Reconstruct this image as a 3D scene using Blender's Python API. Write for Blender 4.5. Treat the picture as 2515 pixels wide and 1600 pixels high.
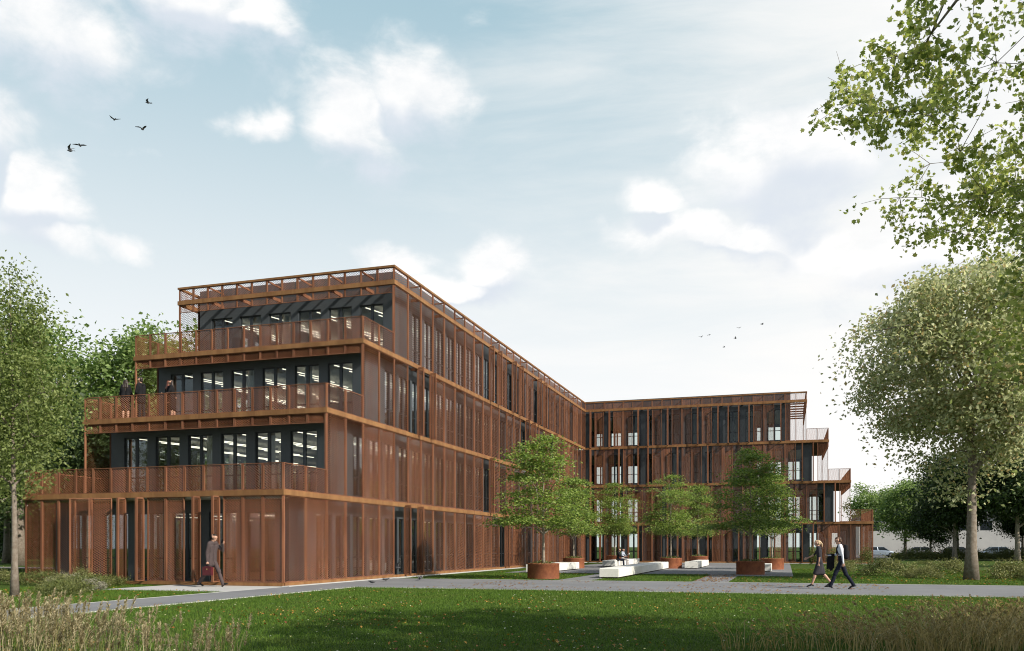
import bpy, math, random
import numpy as np
from mathutils import Vector, Matrix, noise as mnoise

R = math.radians
sc = bpy.context.scene
for o in list(bpy.data.objects):
    bpy.data.objects.remove(o)
COL = sc.collection

# ------------------------------------------------------------------ camera
YAW = 17.489
cam_d = bpy.data.cameras.new('camera')
cam = bpy.data.objects.new('camera', cam_d)
COL.objects.link(cam)
cam.location = (0, 0, 1.5)
cam.rotation_euler = (R(90), 0, R(YAW))
cam_d.sensor_width = 36.0
cam_d.lens = 36.0 * 2128.0 / 2515.0
cam_d.shift_y = (1342.5 - 800.0) / 2515.0
cam_d.clip_end = 3000
cam_d.clip_start = 0.1
sc.camera = cam

# ------------------------------------------------------------------ sun + sky
SUN_EL, SUN_AZ = 35.0, 111.0         # azimuth clockwise from +Y
sun_d = bpy.data.lights.new('sun', 'SUN')
sun = bpy.data.objects.new('sun', sun_d)
COL.objects.link(sun)
sun_d.energy = 5.0
sun_d.angle = R(0.6)
sun_d.color = (1.0, 0.93, 0.82)
_sd = Vector((math.sin(R(SUN_AZ)) * math.cos(R(SUN_EL)), math.cos(R(SUN_AZ)) * math.cos(R(SUN_EL)), math.sin(R(SUN_EL))))
sun.rotation_euler = _sd.to_track_quat('Z', 'Y').to_euler()
sun.location = (20, -20, 30)

world = bpy.data.worlds.new('World')
sc.world = world
world.use_nodes = True
wt = world.node_tree
wt.nodes.clear()


class NT:
    """tiny node helper: n('Type', inputs..., props...) """
    def __init__(s, tree):
        s.t = tree

    def n(s, typ, ins=None, **props):
        nd = s.t.nodes.new(typ)
        for k, v in props.items():
            setattr(nd, k, v)
        for k, v in (ins or {}).items():
            s.set(nd.inputs[k], v)
        return nd

    def set(s, sock, v):
        if hasattr(v, 'is_linked') or isinstance(v, bpy.types.NodeSocket):
            s.t.links.new(v, sock)
        elif isinstance(v, bpy.types.Node):
            s.t.links.new(v.outputs[0], sock)
        else:
            sock.default_value = v

    def m(s, op, a, b=None, c=None, clamp=False):
        nd = s.t.nodes.new('ShaderNodeMath')
        nd.operation = op
        nd.use_clamp = clamp
        s.set(nd.inputs[0], a)
        if b is not None:
            s.set(nd.inputs[1], b)
        if c is not None:
            s.set(nd.inputs[2], c)
        return nd.outputs[0]

    def mix(s, fac, a, b, blend='MIX'):
        nd = s.t.nodes.new('ShaderNodeMix')
        nd.data_type = 'RGBA'
        nd.blend_type = blend
        s.set(nd.inputs[0], fac)
        s.set(nd.inputs[6], a)
        s.set(nd.inputs[7], b)
        return nd.outputs[2]

    def smooth(s, v, lo, hi, a=0.0, b=1.0):
        nd = s.t.nodes.new('ShaderNodeMapRange')
        nd.interpolation_type = 'SMOOTHSTEP'
        s.set(nd.inputs[0], v)
        nd.inputs[1].default_value = lo
        nd.inputs[2].default_value = hi
        nd.inputs[3].default_value = a
        nd.inputs[4].default_value = b
        return nd.outputs[0]

    def noise(s, vec, scale, detail=6, rough=0.55, dist=0.0):
        nd = s.t.nodes.new('ShaderNodeTexNoise')
        if vec is not None:
            s.set(nd.inputs['Vector'], vec)
        nd.inputs['Scale'].default_value = scale
        nd.inputs['Detail'].default_value = detail
        nd.inputs['Roughness'].default_value = rough
        nd.inputs['Distortion'].default_value = dist
        return nd.outputs[0]


def build_world():
    w = NT(wt)
    tc = w.n('ShaderNodeTexCoord')
    D = tc.outputs['Generated']
    sep = w.n('ShaderNodeSeparateXYZ', {0: D})
    x, y, z = sep.outputs
    el = w.m('MULTIPLY', w.m('ARCSINE', z), 57.29578)
    az = w.m('MULTIPLY', w.m('ARCTAN2', x, y), 57.29578)
    sky = w.n('ShaderNodeTexSky', sky_type='NISHITA', sun_disc=False, sun_elevation=R(SUN_EL), sun_rotation=R(SUN_AZ),
              altitude=50.0, air_density=1.0, dust_density=1.6, ozone_density=1.2)
    # thin summer haze: a bank of it lies in the half of the sky ahead, where the blue pales to near white; the rest is clearer
    bank = w.smooth(w.m('ABSOLUTE', w.m('ADD', az, 12)), 48, 95, 1.0, 0.0)
    base = w.mix(w.m('MULTIPLY', w.smooth(el, 30, 62, 0.82, 0.30), w.m('ADD', 0.45, w.m('MULTIPLY', bank, 0.55))), sky.outputs[0], (4.5, 6.6, 7.5, 1))
    hz = w.m('MAXIMUM', w.m('MULTIPLY', w.smooth(el, 3.0, 36.0, 1.0, 0.0), bank), w.smooth(el, 0.0, 15.0, 0.9, 0.0))
    base = w.mix(w.m('MULTIPLY', hz, 0.95), base, (10.2, 10.15, 10.1, 1))
    # clouds: two octave sets in direction space, flattened
    mp = w.n('ShaderNodeMapping', {0: D})
    mp.inputs['Scale'].default_value = (1, 1, 1.7)
    n1 = w.noise(mp.outputs[0], 4.2, 12, 0.56, 0.15)
    n2 = w.noise(mp.outputs[0], 13.0, 8, 0.6, 0.3)
    mp2 = w.n('ShaderNodeMapping', {0: D})
    mp2.inputs['Scale'].default_value = (1, 1, 5.0)
    mp2.inputs['Location'].default_value = (3.1, 1.7, 0.4)
    n3 = w.noise(mp2.outputs[0], 2.6, 8, 0.6, 0.4)
    blobs = [  # azimuth, elevation, half widths, weight (degrees): the cumulus of that afternoon
        (-45.5, 28.0, 6.5, 4.0, 1.0), (-39.0, 31.0, 6.0, 2.6, 1.0), (-34.8, 29.9, 2.6, 1.0, 0.7), (-49, 22.3, 3.2, 3.0, 1.0),
        (-46.0, 19.3, 2.0, 2.4, 1.0), (-45.2, 17.2, 2.6, 1.1, 0.9), (-42.0, 17.6, 2.4, 0.8, 0.9), (-23.3, 27.4, 4.2, 3.0, 1.1),
        (-27.3, 25.4, 4.0, 3.2, 1.05), (-29.2, 23.2, 2.2, 1.6, 0.6), (-33.8, 24.6, 1.8, 0.9, 0.9), (-26.3, 18.1, 2.6, 0.9, 1.0), (-18.8, 18.0, 2.5, 2.0, 1.0),
        (-21.5, 16.6, 4.5, 1.0, 0.9), (-40, 22.5, 6, 0.7, 0.35), (-8.4, 21.6, 2.0, 1.2, 0.9), (-5.2, 19.2, 6.5, 1.6, 1.0),
        (0.5, 23.5, 5.5, 4.0, 1.05), (-2.5, 23.6, 1.6, 1.4, 0.7), (8, 27, 8, 5, 0.8), (9, 17.5, 10, 3, 0.8)]
    wp = w.n('ShaderNodeTexNoise', {'Vector': D})
    wp.inputs['Scale'].default_value = 9.0
    wp.inputs['Detail'].default_value = 5
    ws = w.n('ShaderNodeSeparateColor', {0: wp.outputs['Color']})
    az_w = w.m('ADD', az, w.m('MULTIPLY', w.m('SUBTRACT', ws.outputs[0], 0.5), 7.0))
    el_w = w.m('ADD', el, w.m('MULTIPLY', w.m('SUBTRACT', ws.outputs[1], 0.5), 5.0))
    def field(ev):
        tot = None
        for (a0, e0, ra, re, wt_) in blobs:
            dx = w.m('DIVIDE', w.m('SUBTRACT', az_w, a0), ra)
            dy = w.m('DIVIDE', w.m('SUBTRACT', ev, e0), re)
            r2 = w.m('ADD', w.m('MULTIPLY', dx, dx), w.m('MULTIPLY', dy, dy))
            g = w.m('MULTIPLY', w.m('EXPONENT', w.m('MULTIPLY', r2, -0.8)), wt_)
            tot = g if tot is None else w.m('MAXIMUM', tot, g)
        return tot
    tot = field(el_w)
    above = field(w.m('ADD', el_w, 1.6))
    # outside the view the same broken cumulus goes on, driven by noise alone
    free = w.smooth(w.noise(D, 2.0, 3, 0.5), 0.5, 0.66)
    free = w.m('MULTIPLY', free, w.smooth(w.m('ABSOLUTE', w.m('ADD', az, 18)), 36, 50))
    tot = w.m('MAXIMUM', tot, w.m('MULTIPLY', free, 0.8))
    nn = w.m('ADD', w.m('MULTIPLY', w.m('SUBTRACT', n1, 0.5), 1.9), w.m('MULTIPLY', w.m('SUBTRACT', n2, 0.5), 1.1))
    dens = w.smooth(w.m('ADD', tot, nn), 0.24, 0.95)
    under = w.smooth(w.m('SUBTRACT', above, tot), -0.08, 0.22)
    # a thin high veil that thickens towards the bright south-east
    veil = w.m('MULTIPLY', w.smooth(w.m('ADD', w.m('MULTIPLY', az, 0.020), w.m('MULTIPLY', n3, 1.3)), 0.1, 0.95), 0.86)
    veil = w.m('MULTIPLY', w.m('MULTIPLY', veil, bank), w.smooth(el, 30, 60, 1.0, 0.25))
    base = w.mix(veil, base, (10.3, 10.1, 9.85, 1))
    shade = w.smooth(w.m('ADD', w.m('MULTIPLY', n2, 0.6), w.m('MULTIPLY', n1, 0.4)), 0.36, 0.62)
    ccol = w.mix(shade, (9.0, 9.2, 9.4, 1), (10.8, 10.65, 10.45, 1))
    ccol = w.mix(w.m('MULTIPLY', under, 0.95), ccol, (7.2, 7.8, 8.6, 1))
    base = w.mix(w.m('MULTIPLY', dens, 0.94), base, ccol)
    bg = w.n('ShaderNodeBackground', {'Color': base, 'Strength': 0.085})
    out = w.n('ShaderNodeOutputWorld', {0: bg.outputs[0]})


build_world()
world.cycles.sampling_method = 'MANUAL'
world.cycles.sample_map_resolution = 512
vs = sc.view_settings
vs.view_transform = 'Standard'
vs.look = 'None'
vs.exposure = 0.25
vs.gamma = 1.0
vs.use_curve_mapping = False
sc.cycles.max_bounces = 5
sc.cycles.diffuse_bounces = 2
sc.cycles.glossy_bounces = 3
sc.cycles.transmission_bounces = 4
sc.cycles.transparent_max_bounces = 16
sc.cycles.caustics_reflective = False
sc.cycles.caustics_refractive = False
sc.cycles.sample_clamp_indirect = 4.0
sc.cycles.use_denoising = True
sc.cycles.denoising_prefilter = 'FAST'
sc.cycles.pixel_filter_type = 'BLACKMAN_HARRIS'
sc.cycles.filter_width = 1.05
try:
    sc.cycles.denoiser = 'OPENIMAGEDENOISE'
except Exception:
    pass

# ------------------------------------------------------------------ helpers


def tag(o, label=None, cat=None, group=None, kind=None):
    if label:
        o['label'] = label
    if cat:
        o['category'] = cat
    if group:
        o['group'] = group
    if kind:
        o['kind'] = kind
    return o


def empty(name, loc=(0, 0, 0), rz=0.0):
    o = bpy.data.objects.new(name, None)
    o.empty_display_size = 0.2
    COL.objects.link(o)
    o.location = loc
    o.rotation_euler = (0, 0, rz)
    return o


def link(name, me, parent=None, loc=(0, 0, 0), rz=0.0):
    o = bpy.data.objects.new(name, me)
    COL.objects.link(o)
    o.parent = parent
    o.location = loc
    o.rotation_euler = (0, 0, rz)
    return o


def np_mesh(name, V, F, mat=None, mi=None, smooth=False):
    """V (n,3), F (m,k) with k constant"""
    V = np.asarray(V, dtype=np.float32)
    F = np.asarray(F, dtype=np.int32)
    me = bpy.data.meshes.new(name)
    k = F.shape[1]
    me.vertices.add(len(V))
    me.vertices.foreach_set('co', V.ravel())
    me.loops.add(F.size)
    me.loops.foreach_set('vertex_index', F.ravel())
    me.polygons.add(len(F))
    me.polygons.foreach_set('loop_start', np.arange(0, F.size, k, dtype=np.int32))
    me.polygons.foreach_set('loop_total', np.full(len(F), k, dtype=np.int32))
    for m_ in (mat if isinstance(mat, (list, tuple)) else [mat] if mat else []):
        me.materials.append(m_)
    if mi is not None:
        me.polygons.foreach_set('material_index', np.asarray(mi, dtype=np.int32))
    if smooth:
        me.polygons.foreach_set('use_smooth', np.ones(len(F), dtype=bool))
    me.update(calc_edges=True)
    return me


class MB:
    def __init__(s):
        s.v, s.f, s.mi = [], [], []

    def box(s, x0, x1, y0, y1, z0, z1, mi=0):
        b = len(s.v)
        s.v += [(x0, y0, z0), (x1, y0, z0), (x1, y1, z0), (x0, y1, z0), (x0, y0, z1), (x1, y0, z1), (x1, y1, z1), (x0, y1, z1)]
        s.f += [(b, b+3, b+2, b+1), (b+4, b+5, b+6, b+7), (b, b+1, b+5, b+4), (b+1, b+2, b+6, b+5), (b+2, b+3, b+7, b+6), (b+3, b, b+4, b+7)]
        s.mi += [mi] * 6
        return s

    def beam(s, p, q, w, h, mi=0, up=(0, 0, 1)):
        p, q = Vector(p), Vector(q)
        d = (q - p).normalized()
        u = Vector(up)
        a = d.cross(u)
        if a.length < 1e-4:
            a = d.cross(Vector((1, 0, 0)))
        a.normalize()
        u = a.cross(d)
        b = len(s.v)
        for e in (p, q):
            for (i, j) in ((-1, -1), (1, -1), (1, 1), (-1, 1)):
                s.v.append(tuple(e + a * (w / 2 * i) + u * (h / 2 * j)))
        s.f += [(b, b+1, b+2, b+3), (b+7, b+6, b+5, b+4), (b, b+4, b+5, b+1), (b+1, b+5, b+6, b+2), (b+2, b+6, b+7, b+3), (b+3, b+7, b+4, b)]
        s.mi += [mi] * 6
        return s

    def tube(s, pts, radii, n=8, mi=0, cap=True):
        """tapered tube through points"""
        b0 = len(s.v)
        P = [Vector(p) for p in pts]
        ref = Vector((0.31, 0.87, 0.2)).normalized()
        for i, p in enumerate(P):
            d = (P[min(i+1, len(P)-1)] - P[max(i-1, 0)])
            if d.length < 1e-6:
                d = Vector((0, 0, 1))
            d.normalize()
            a = d.cross(ref)
            if a.length < 1e-3:
                a = d.cross(Vector((1, 0, 0)))
            a.normalize()
            c = d.cross(a)
            for k in range(n):
                t = 2 * math.pi * k / n
                s.v.append(tuple(p + (a * math.cos(t) + c * math.sin(t)) * radii[i]))
        for i in range(len(P) - 1):
            for k in range(n):
                k2 = (k + 1) % n
                s.f.append((b0 + i*n + k, b0 + i*n + k2, b0 + (i+1)*n + k2, b0 + (i+1)*n + k))
                s.mi.append(mi)
        if cap:
            s.f.append(tuple(b0 + k for k in range(n))[::-1])
            s.f.append(tuple(b0 + (len(P)-1)*n + k for k in range(n)))
            s.mi += [mi, mi]
        return s

    def lathe(s, prof, n=32, mi=0, c=(0, 0)):
        b0 = len(s.v)
        for (r, z) in prof:
            for k in range(n):
                t = 2 * math.pi * k / n
                s.v.append((c[0] + r * math.cos(t), c[1] + r * math.sin(t), z))
        for i in range(len(prof) - 1):
            for k in range(n):
                k2 = (k + 1) % n
                s.f.append((b0 + i*n + k, b0 + i*n + k2, b0 + (i+1)*n + k2, b0 + (i+1)*n + k))
                s.mi.append(mi)
        return s

    def poly(s, pts, mi=0):
        b = len(s.v)
        s.v += [tuple(p) for p in pts]
        s.f.append(tuple(range(b, b + len(pts))))
        s.mi.append(mi)
        return s

    def mesh(s, name, mats, smooth=False):
        me = bpy.data.meshes.new(name)
        me.from_pydata(s.v, [], s.f)
        for m_ in (mats if isinstance(mats, (list, tuple)) else [mats]):
            me.materials.append(m_)
        me.polygons.foreach_set('material_index', np.asarray(s.mi, dtype=np.int32))
        if smooth:
            me.polygons.foreach_set('use_smooth', np.ones(len(s.f), dtype=bool))
        me.update()
        return me

    def build(s, name, mats, parent=None, loc=(0, 0, 0), rz=0.0, smooth=False):
        return link(name, s.mesh(name, mats, smooth), parent, loc, rz)


# ------------------------------------------------------------------ materials


def mat(name, col, rough=0.7, metal=0.0, spec=0.4, var=None, vscale=4.0, bump=0.0, bscale=30.0, objvar=0.0, coord='Object', streak=False):
    m_ = bpy.data.materials.new(name)
    m_.use_nodes = True
    t = m_.node_tree
    t.nodes.clear()
    w = NT(t)
    p = w.n('ShaderNodeBsdfPrincipled')
    p.inputs['Roughness'].default_value = rough
    p.inputs['Metallic'].default_value = metal
    p.inputs['Specular IOR Level'].default_value = spec
    c = (*col, 1)
    tc = w.n('ShaderNodeTexCoord')
    if var:
        vec = tc.outputs[coord]
        if streak:        # rust runs down the metal
            g_ = w.n('ShaderNodeNewGeometry')
            mp_ = w.n('ShaderNodeMapping', {0: g_.outputs['Position']})
            mp_.inputs['Scale'].default_value = (1.6, 1.6, 0.22)
            vec = mp_.outputs[0]
        nz = w.noise(vec, vscale, 6, 0.65)
        c = w.mix(w.smooth(nz, 0.32, 0.68), (*col, 1), (*var, 1))
    if objvar:
        oi = w.n('ShaderNodeObjectInfo')
        k = w.m('ADD', w.m('MULTIPLY', oi.outputs['Random'], 2 * objvar), 1 - objvar)
        hs = w.n('ShaderNodeHueSaturation', {'Color': c, 'Value': k})
        c = hs.outputs[0]
    w.set(p.inputs['Base Color'], c)
    if bump:
        bn = w.n('ShaderNodeBump', {'Height': w.noise(tc.outputs[coord], bscale, 4, 0.6)})
        bn.inputs['Strength'].default_value = bump
        bn.inputs['Distance'].default_value = 0.02
        w.set(p.inputs['Normal'], bn.outputs[0])
    w.n('ShaderNodeOutputMaterial', {0: p.outputs[0]})
    return m_


def leaf_mat(name, a, b, trans=0.35, c=None, rough=0.5):
    """leaf colour varies leaf by leaf between a and b (and now and then c)"""
    m_ = bpy.data.materials.new(name)
    m_.use_nodes = True
    t = m_.node_tree
    t.nodes.clear()
    w = NT(t)
    g = w.n('ShaderNodeNewGeometry')
    rnd = g.outputs['Random Per Island']
    col = w.mix(rnd, (*a, 1), (*b, 1))
    if c:
        wn = w.n('ShaderNodeTexWhiteNoise', noise_dimensions='1D')
        w.set(wn.inputs['W'], w.m('MULTIPLY', rnd, 77.0))
        col = w.mix(w.smooth(wn.outputs[0], 0.82, 0.95), col, (*c, 1))
    p = w.n('ShaderNodeBsdfPrincipled', {'Base Color': col, 'Roughness': rough})
    p.inputs['Specular IOR Level'].default_value = 0.35
    hs = w.n('ShaderNodeHueSaturation', {'Color': col, 'Saturation': 1.15, 'Value': 1.5})
    tr = w.n('ShaderNodeBsdfTranslucent', {'Color': hs.outputs[0]})
    mx = w.n('ShaderNodeMixShader', {0: trans, 1: p.outputs[0], 2: tr.outputs[0]})
    w.n('ShaderNodeOutputMaterial', {0: mx.outputs[0]})
    return m_


def glass_mat(name, tint=(0.90, 0.93, 0.92), refl=0.55):
    m_ = bpy.data.materials.new(name)
    m_.use_nodes = True
    t = m_.node_tree
    t.nodes.clear()
    w = NT(t)
    fr = w.n('ShaderNodeFresnel')
    fr.inputs[0].default_value = 1.5
    gl = w.n('ShaderNodeBsdfGlossy')
    gl.inputs['Roughness'].default_value = 0.0
    gl.inputs['Color'].default_value = (0.9, 0.95, 1, 1)
    tr = w.n('ShaderNodeBsdfTransparent', {0: (*tint, 1)})
    mx = w.n('ShaderNodeMixShader', {0: w.m('MULTIPLY', fr.outputs[0], refl, clamp=True), 1: tr.outputs[0], 2: gl.outputs[0]})
    w.n('ShaderNodeOutputMaterial', {0: mx.outputs[0]})
    return m_


def emit_mat(name, col, st):
    m_ = bpy.data.materials.new(name)
    m_.use_nodes = True
    t = m_.node_tree
    t.nodes.clear()
    w = NT(t)
    e = w.n('ShaderNodeEmission', {0: (*col, 1), 1: st})
    w.n('ShaderNodeOutputMaterial', {0: e.outputs[0]})
    return m_


M = {}
M['corten'] = mat('corten_frame', (0.265, 0.122, 0.068), 0.62, 0.0, 0.12, (0.165, 0.070, 0.040), 2.2, 0.15, 60, objvar=0.16, streak=True)
M['band'] = mat('corten_band', (0.285, 0.148, 0.064), 0.6, 0.0, 0.12, (0.19, 0.094, 0.041), 1.8, 0.15, 50, streak=True)
M['mesh'] = mat('expanded_corten', (0.260, 0.110, 0.056), 0.6, 0.0, 0.10, (0.150, 0.058, 0.029), 1.1, objvar=0.45, streak=True)
M['wall'] = mat('anthracite_wall', (0.052, 0.061, 0.068), 0.45, 0.0, 0.5, (0.062, 0.071, 0.078), 1.5)
M['frame'] = mat('window_frame', (0.028, 0.034, 0.040), 0.4, 0.2, 0.5)
M['glass'] = glass_mat('window_glass')
M['soffit'] = mat('rusty_soffit', (0.10, 0.055, 0.035), 0.8, var=(0.07, 0.04, 0.027), vscale=3)
M['slab'] = mat('pale_concrete', (0.52, 0.51, 0.47), 0.8, var=(0.46, 0.45, 0.42), vscale=1.2)
M['ceiling'] = mat('ceiling_white', (0.62, 0.62, 0.56), 0.85, var=(0.58, 0.58, 0.53), vscale=0.6)
M['int_floor'] = mat('office_floor', (0.20, 0.19, 0.17), 0.6)
M['column'] = mat('column_plaster', (0.62, 0.61, 0.58), 0.8)
M['core'] = mat('core_wall', (0.30, 0.29, 0.27), 0.85)
M['strip'] = emit_mat('ceiling_strip_light', (1.0, 0.92, 0.74), 1.7)
M['roof'] = mat('roof_membrane', (0.10, 0.10, 0.10), 0.9)

# ------------------------------------------------------------------ ground, paths
X0, Y0 = -17.63, 27.91          # front corner of the near block (south-east edge of its screens)
MX, MY, MW = 0.8648, 1.58, 0.881  # screen modules: end front, long side, far wing
XL = X0 - 14 * MX
FH = 3.5
YW = Y0 + 32 * MY               # front plane of the far wing
WD = 14 * MX                    # depth of the far wing


def grass_ground_mat():
    m_ = bpy.data.materials.new('lawn_soil')
    m_.use_nodes = True
    t = m_.node_tree
    t.nodes.clear()
    w = NT(t)
    g = w.n('ShaderNodeNewGeometry')
    a = w.noise(g.outputs['Position'], 0.35, 6, 0.6)
    b = w.noise(g.outputs['Position'], 9.0, 5, 0.7)
    c = w.mix(w.smooth(a, 0.3, 0.7), (0.052, 0.098, 0.016, 1), (0.085, 0.130, 0.024, 1))
    c = w.mix(w.smooth(b, 0.35, 0.7), c, (0.038, 0.066, 0.012, 1))
    p = w.n('ShaderNodeBsdfPrincipled', {'Base Color': c, 'Roughness': 0.9})
    p.inputs['Specular IOR Level'].default_value = 0.1
    bn = w.n('ShaderNodeBump', {'Height': w.noise(g.outputs['Position'], 40, 4, 0.7)})
    bn.inputs['Strength'].default_value = 0.8
    bn.inputs['Distance'].default_value = 0.05
    w.set(p.inputs['Normal'], bn.outputs[0])
    w.n('ShaderNodeOutputMaterial', {0: p.outputs[0]})
    return m_


def paving_mat(name, a, b, joint=None):
    m_ = bpy.data.materials.new(name)
    m_.use_nodes = True
    t = m_.node_tree
    t.nodes.clear()
    w = NT(t)
    g = w.n('ShaderNodeNewGeometry')
    n1 = w.noise(g.outputs['Position'], 0.5, 6, 0.6)
    n2 = w.noise(g.outputs['Position'], 60.0, 3, 0.6)
    c = w.mix(w.smooth(n1, 0.3, 0.7), (*a, 1), (*b, 1))
    c = w.mix(w.m('MULTIPLY', w.smooth(n2, 0.45, 0.75), 0.35), c, (a[0]*0.6, a[1]*0.6, a[2]*0.6, 1))
    p = w.n('ShaderNodeBsdfPrincipled', {'Base Color': c, 'Roughness': 0.85})
    p.inputs['Specular IOR Level'].default_value = 0.25
    w.n('ShaderNodeOutputMaterial', {0: p.outputs[0]})
    return m_


M['lawn'] = grass_ground_mat()
M['path'] = paving_mat('grey_asphalt_path', (0.175, 0.178, 0.188), (0.215, 0.217, 0.225))
M['apron'] = paving_mat('pale_concrete_paving', (0.42, 0.42, 0.41), (0.48, 0.47, 0.45))
M['edge'] = paving_mat('path_edging_steel', (0.50, 0.51, 0.46), (0.56, 0.56, 0.5))
M['asphalt'] = paving_mat('car_park_asphalt', (0.10, 0.10, 0.105), (0.13, 0.13, 0.13))

g = MB()
for i in range(0, 40):
    for j in range(0, 40):
        xa, xb = -1000 + i * 50, -950 + i * 50
        ya, yb = -400 + j * 50, -350 + j * 50
        g.poly([(xa, ya, 0), (xb, ya, 0), (xb, yb, 0), (xa, yb, 0)])
tag(g.build('ground', M['lawn']), kind='structure')


def sheet(name, rects, z, m_, t=0.05):
    b = MB()
    for (a, c, d, e) in rects:
        b.box(a, c, d, e, z - t, z)
    return tag(b.build(name, m_), kind='structure')


# cross path, path along the block, plaza (paved ground: the lawn panels are raised beds of turf beside it)
sheet('cross_path', [(-15.05, 60.0, 28.55, 36.75)], 0.020, M['path'])
sheet('side_path', [(-17.40, -15.05, -10.0, 36.75)], 0.020, M['path'])
sheet('court_path', [(-9.55, -8.15, 36.75, 46.9), (-3.72, -2.28, 36.75, 46.9)], 0.020, M['path'])
sheet('plaza', [(-15.2, 0.4, 46.9, 77.4)], 0.020, M['path'])
sheet('bay_path', [(-2.28, 0.4, 44.9, 46.9)], 0.0195, M['path'])
sheet('entrance_apron', [(-22.4, -17.40, 24.2, 27.86)], 0.026, M['apron'])
sheet('wall_plinth', [(X0 - 0.02, X0 + 0.28, 27.86, YW - 0.3)], 0.045, M['apron'], 0.09)
sheet('wing_plinth', [(X0 + 0.28, 8.2, YW - 0.35, YW + 0.02)], 0.045, M['apron'], 0.09)
sheet('path_edging', [(-15.05, 60, 28.47, 28.55), (-15.05, 60, 36.75, 36.81), (-15.05, -14.98, -10, 28.47), (-17.47, -17.40, -10, 24.2)], 0.024, M['edge'])
sheet('service_road', [(-120, -31.5, 46.0, 49.0)], 0.02, M['path'])
sheet('car_park', [(9, 120, 118, 160)], 0.02, M['asphalt'])

# ------------------------------------------------------------------ the office building
B = empty('office_building', (X0, Y0, 0))
tag(B, 'four storey stepped office building wrapped in rust brown expanded metal screens', 'building')


def bpart(name, me, x, y, z, rz=0.0):
    return link(name, me, B, (x - X0, y - Y0, z), rz)


def infill_mesh(name, w, h, nx, pz=0.092, sw=0.0118, tilt=38):
    """expanded metal: a net of flat tilted strands, w x h in the local xz plane"""
    px = w / nx
    nz = max(2, int(round(h / pz)))
    pz = h / nz
    V, F = [], []
    ct, st = math.cos(R(tilt)), math.sin(R(tilt))
    for i in range(nx):
        for j in range(nz):
            x, z = i * px, j * pz
            c = (x + px / 2, z + pz / 2)
            for (ax, az_) in ((x, z), (x + px, z), (x, z + pz), (x + px, z + pz)):
                dx, dz = c[0] - ax, c[1] - az_
                L = math.hypot(dx, dz)
                nx_, nz_ = -dz / L, dx / L
                if nz_ < 0:
                    nx_, nz_ = -nx_, -nz_
                ox, oz, oy = nx_ * sw / 2 * ct, nz_ * sw / 2 * ct, sw / 2 * st
                b = len(V)
                V += [(ax - ox, -oy, az_ - oz), (c[0] - ox, -oy, c[1] - oz), (c[0] + ox, oy, c[1] + oz), (ax + ox, oy, az_ + oz)]
                F.append((b, b + 1, b + 2, b + 3))
    return np_mesh(name, V, F, M['mesh'])


_pc = {}


def panel_meshes(w, h, nx, fw=0.042, fd=0.06, sw=0.0118):
    key = (round(w, 3), round(h, 3), nx, fw, sw)
    if key not in _pc:
        b = MB()
        g_ = 0.012
        b.box(g_, g_ + fw, -fd / 2, fd / 2, 0, h)
        b.box(w - g_ - fw, w - g_, -fd / 2, fd / 2, 0, h)
        b.box(g_ + fw, w - g_ - fw, -fd / 2 + 0.003, fd / 2 - 0.003, 0, fw * 0.8)
        b.box(g_ + fw, w - g_ - fw, -fd / 2 + 0.003, fd / 2 - 0.003, h - fw * 0.8, h)
        fr = b.mesh('panel_frame', M['corten'])
        inf = infill_mesh('expanded_metal', w - 2 * g_ - 2 * fw, h - 1.6 * fw, nx, sw=sw)
        _pc[key] = (fr, inf, g_ + fw, fw * 0.8)
    return _pc[key]


PR = random.Random(19)


def panel(name, x, y, z, w, h, nx, rz, fw=0.042):
    # two weights of expanded metal: an open one and a heavier, closer one
    sw = 0.0195
    if name == 'screen_panel':
        sw = 0.0225 if PR.random() < 0.28 else (0.0160 if PR.random() < 0.5 else 0.0108)
    fr, inf, ox, oz = panel_meshes(w, h, nx, fw, sw=sw)
    o = bpart(name, fr, x, y, z, rz)
    link('metal_mesh', inf, o, (ox, 0, oz))
    return o


def folded(x, y, z, w, h, rz, out=0.48):
    """a pair of leaves folded flat and standing square to the facade"""
    key = ('fold', round(w, 3), round(h, 3))
    lw = w / 2
    if key not in _pc:
        b = MB()
        for sx in (-0.026, 0.026):
            b.box(sx - 0.018, sx + 0.018, -lw, -lw + 0.05, 0, h)
            b.box(sx - 0.018, sx + 0.018, -0.06, 0.0, 0, h)
            b.box(sx - 0.014, sx + 0.014, -lw + 0.06, -0.06, 0, 0.04)
            b.box(sx - 0.014, sx + 0.014, -lw + 0.06, -0.06, h - 0.05, h)
        inf = infill_mesh('folded_metal', lw - 0.12, h - 0.1, 5)
        _pc[key] = (b.mesh('leaf_frame', M['corten']), inf)
    fr, inf = _pc[key]
    o = bpart('folded_screen', fr, x, y, z, rz)
    for sx in (-0.026, 0.026):
        link('metal_mesh', inf, o, (sx, -0.06, 0.05), R(-90))
    return o


NXF, NXS, NXW = 6, 7, 6
Yk = [Y0 + 2 * MY * k for k in range(4)]
XE = [X0 + MW * (28 - 2 * k) for k in range(4)]
hb = 0.10                                        # half height of a floor band
SH = FH - 0.2                                    # screen height


def zk(k):
    return FH * k


def bandbox(name, x0, x1, y0, y1, z0, z1, m_='band'):
    b = MB().box(0, x1 - x0, 0, y1 - y0, 0, z1 - z0)
    return bpart(name, b.mesh(name, M[m_]), x0, y0, z0)


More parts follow.
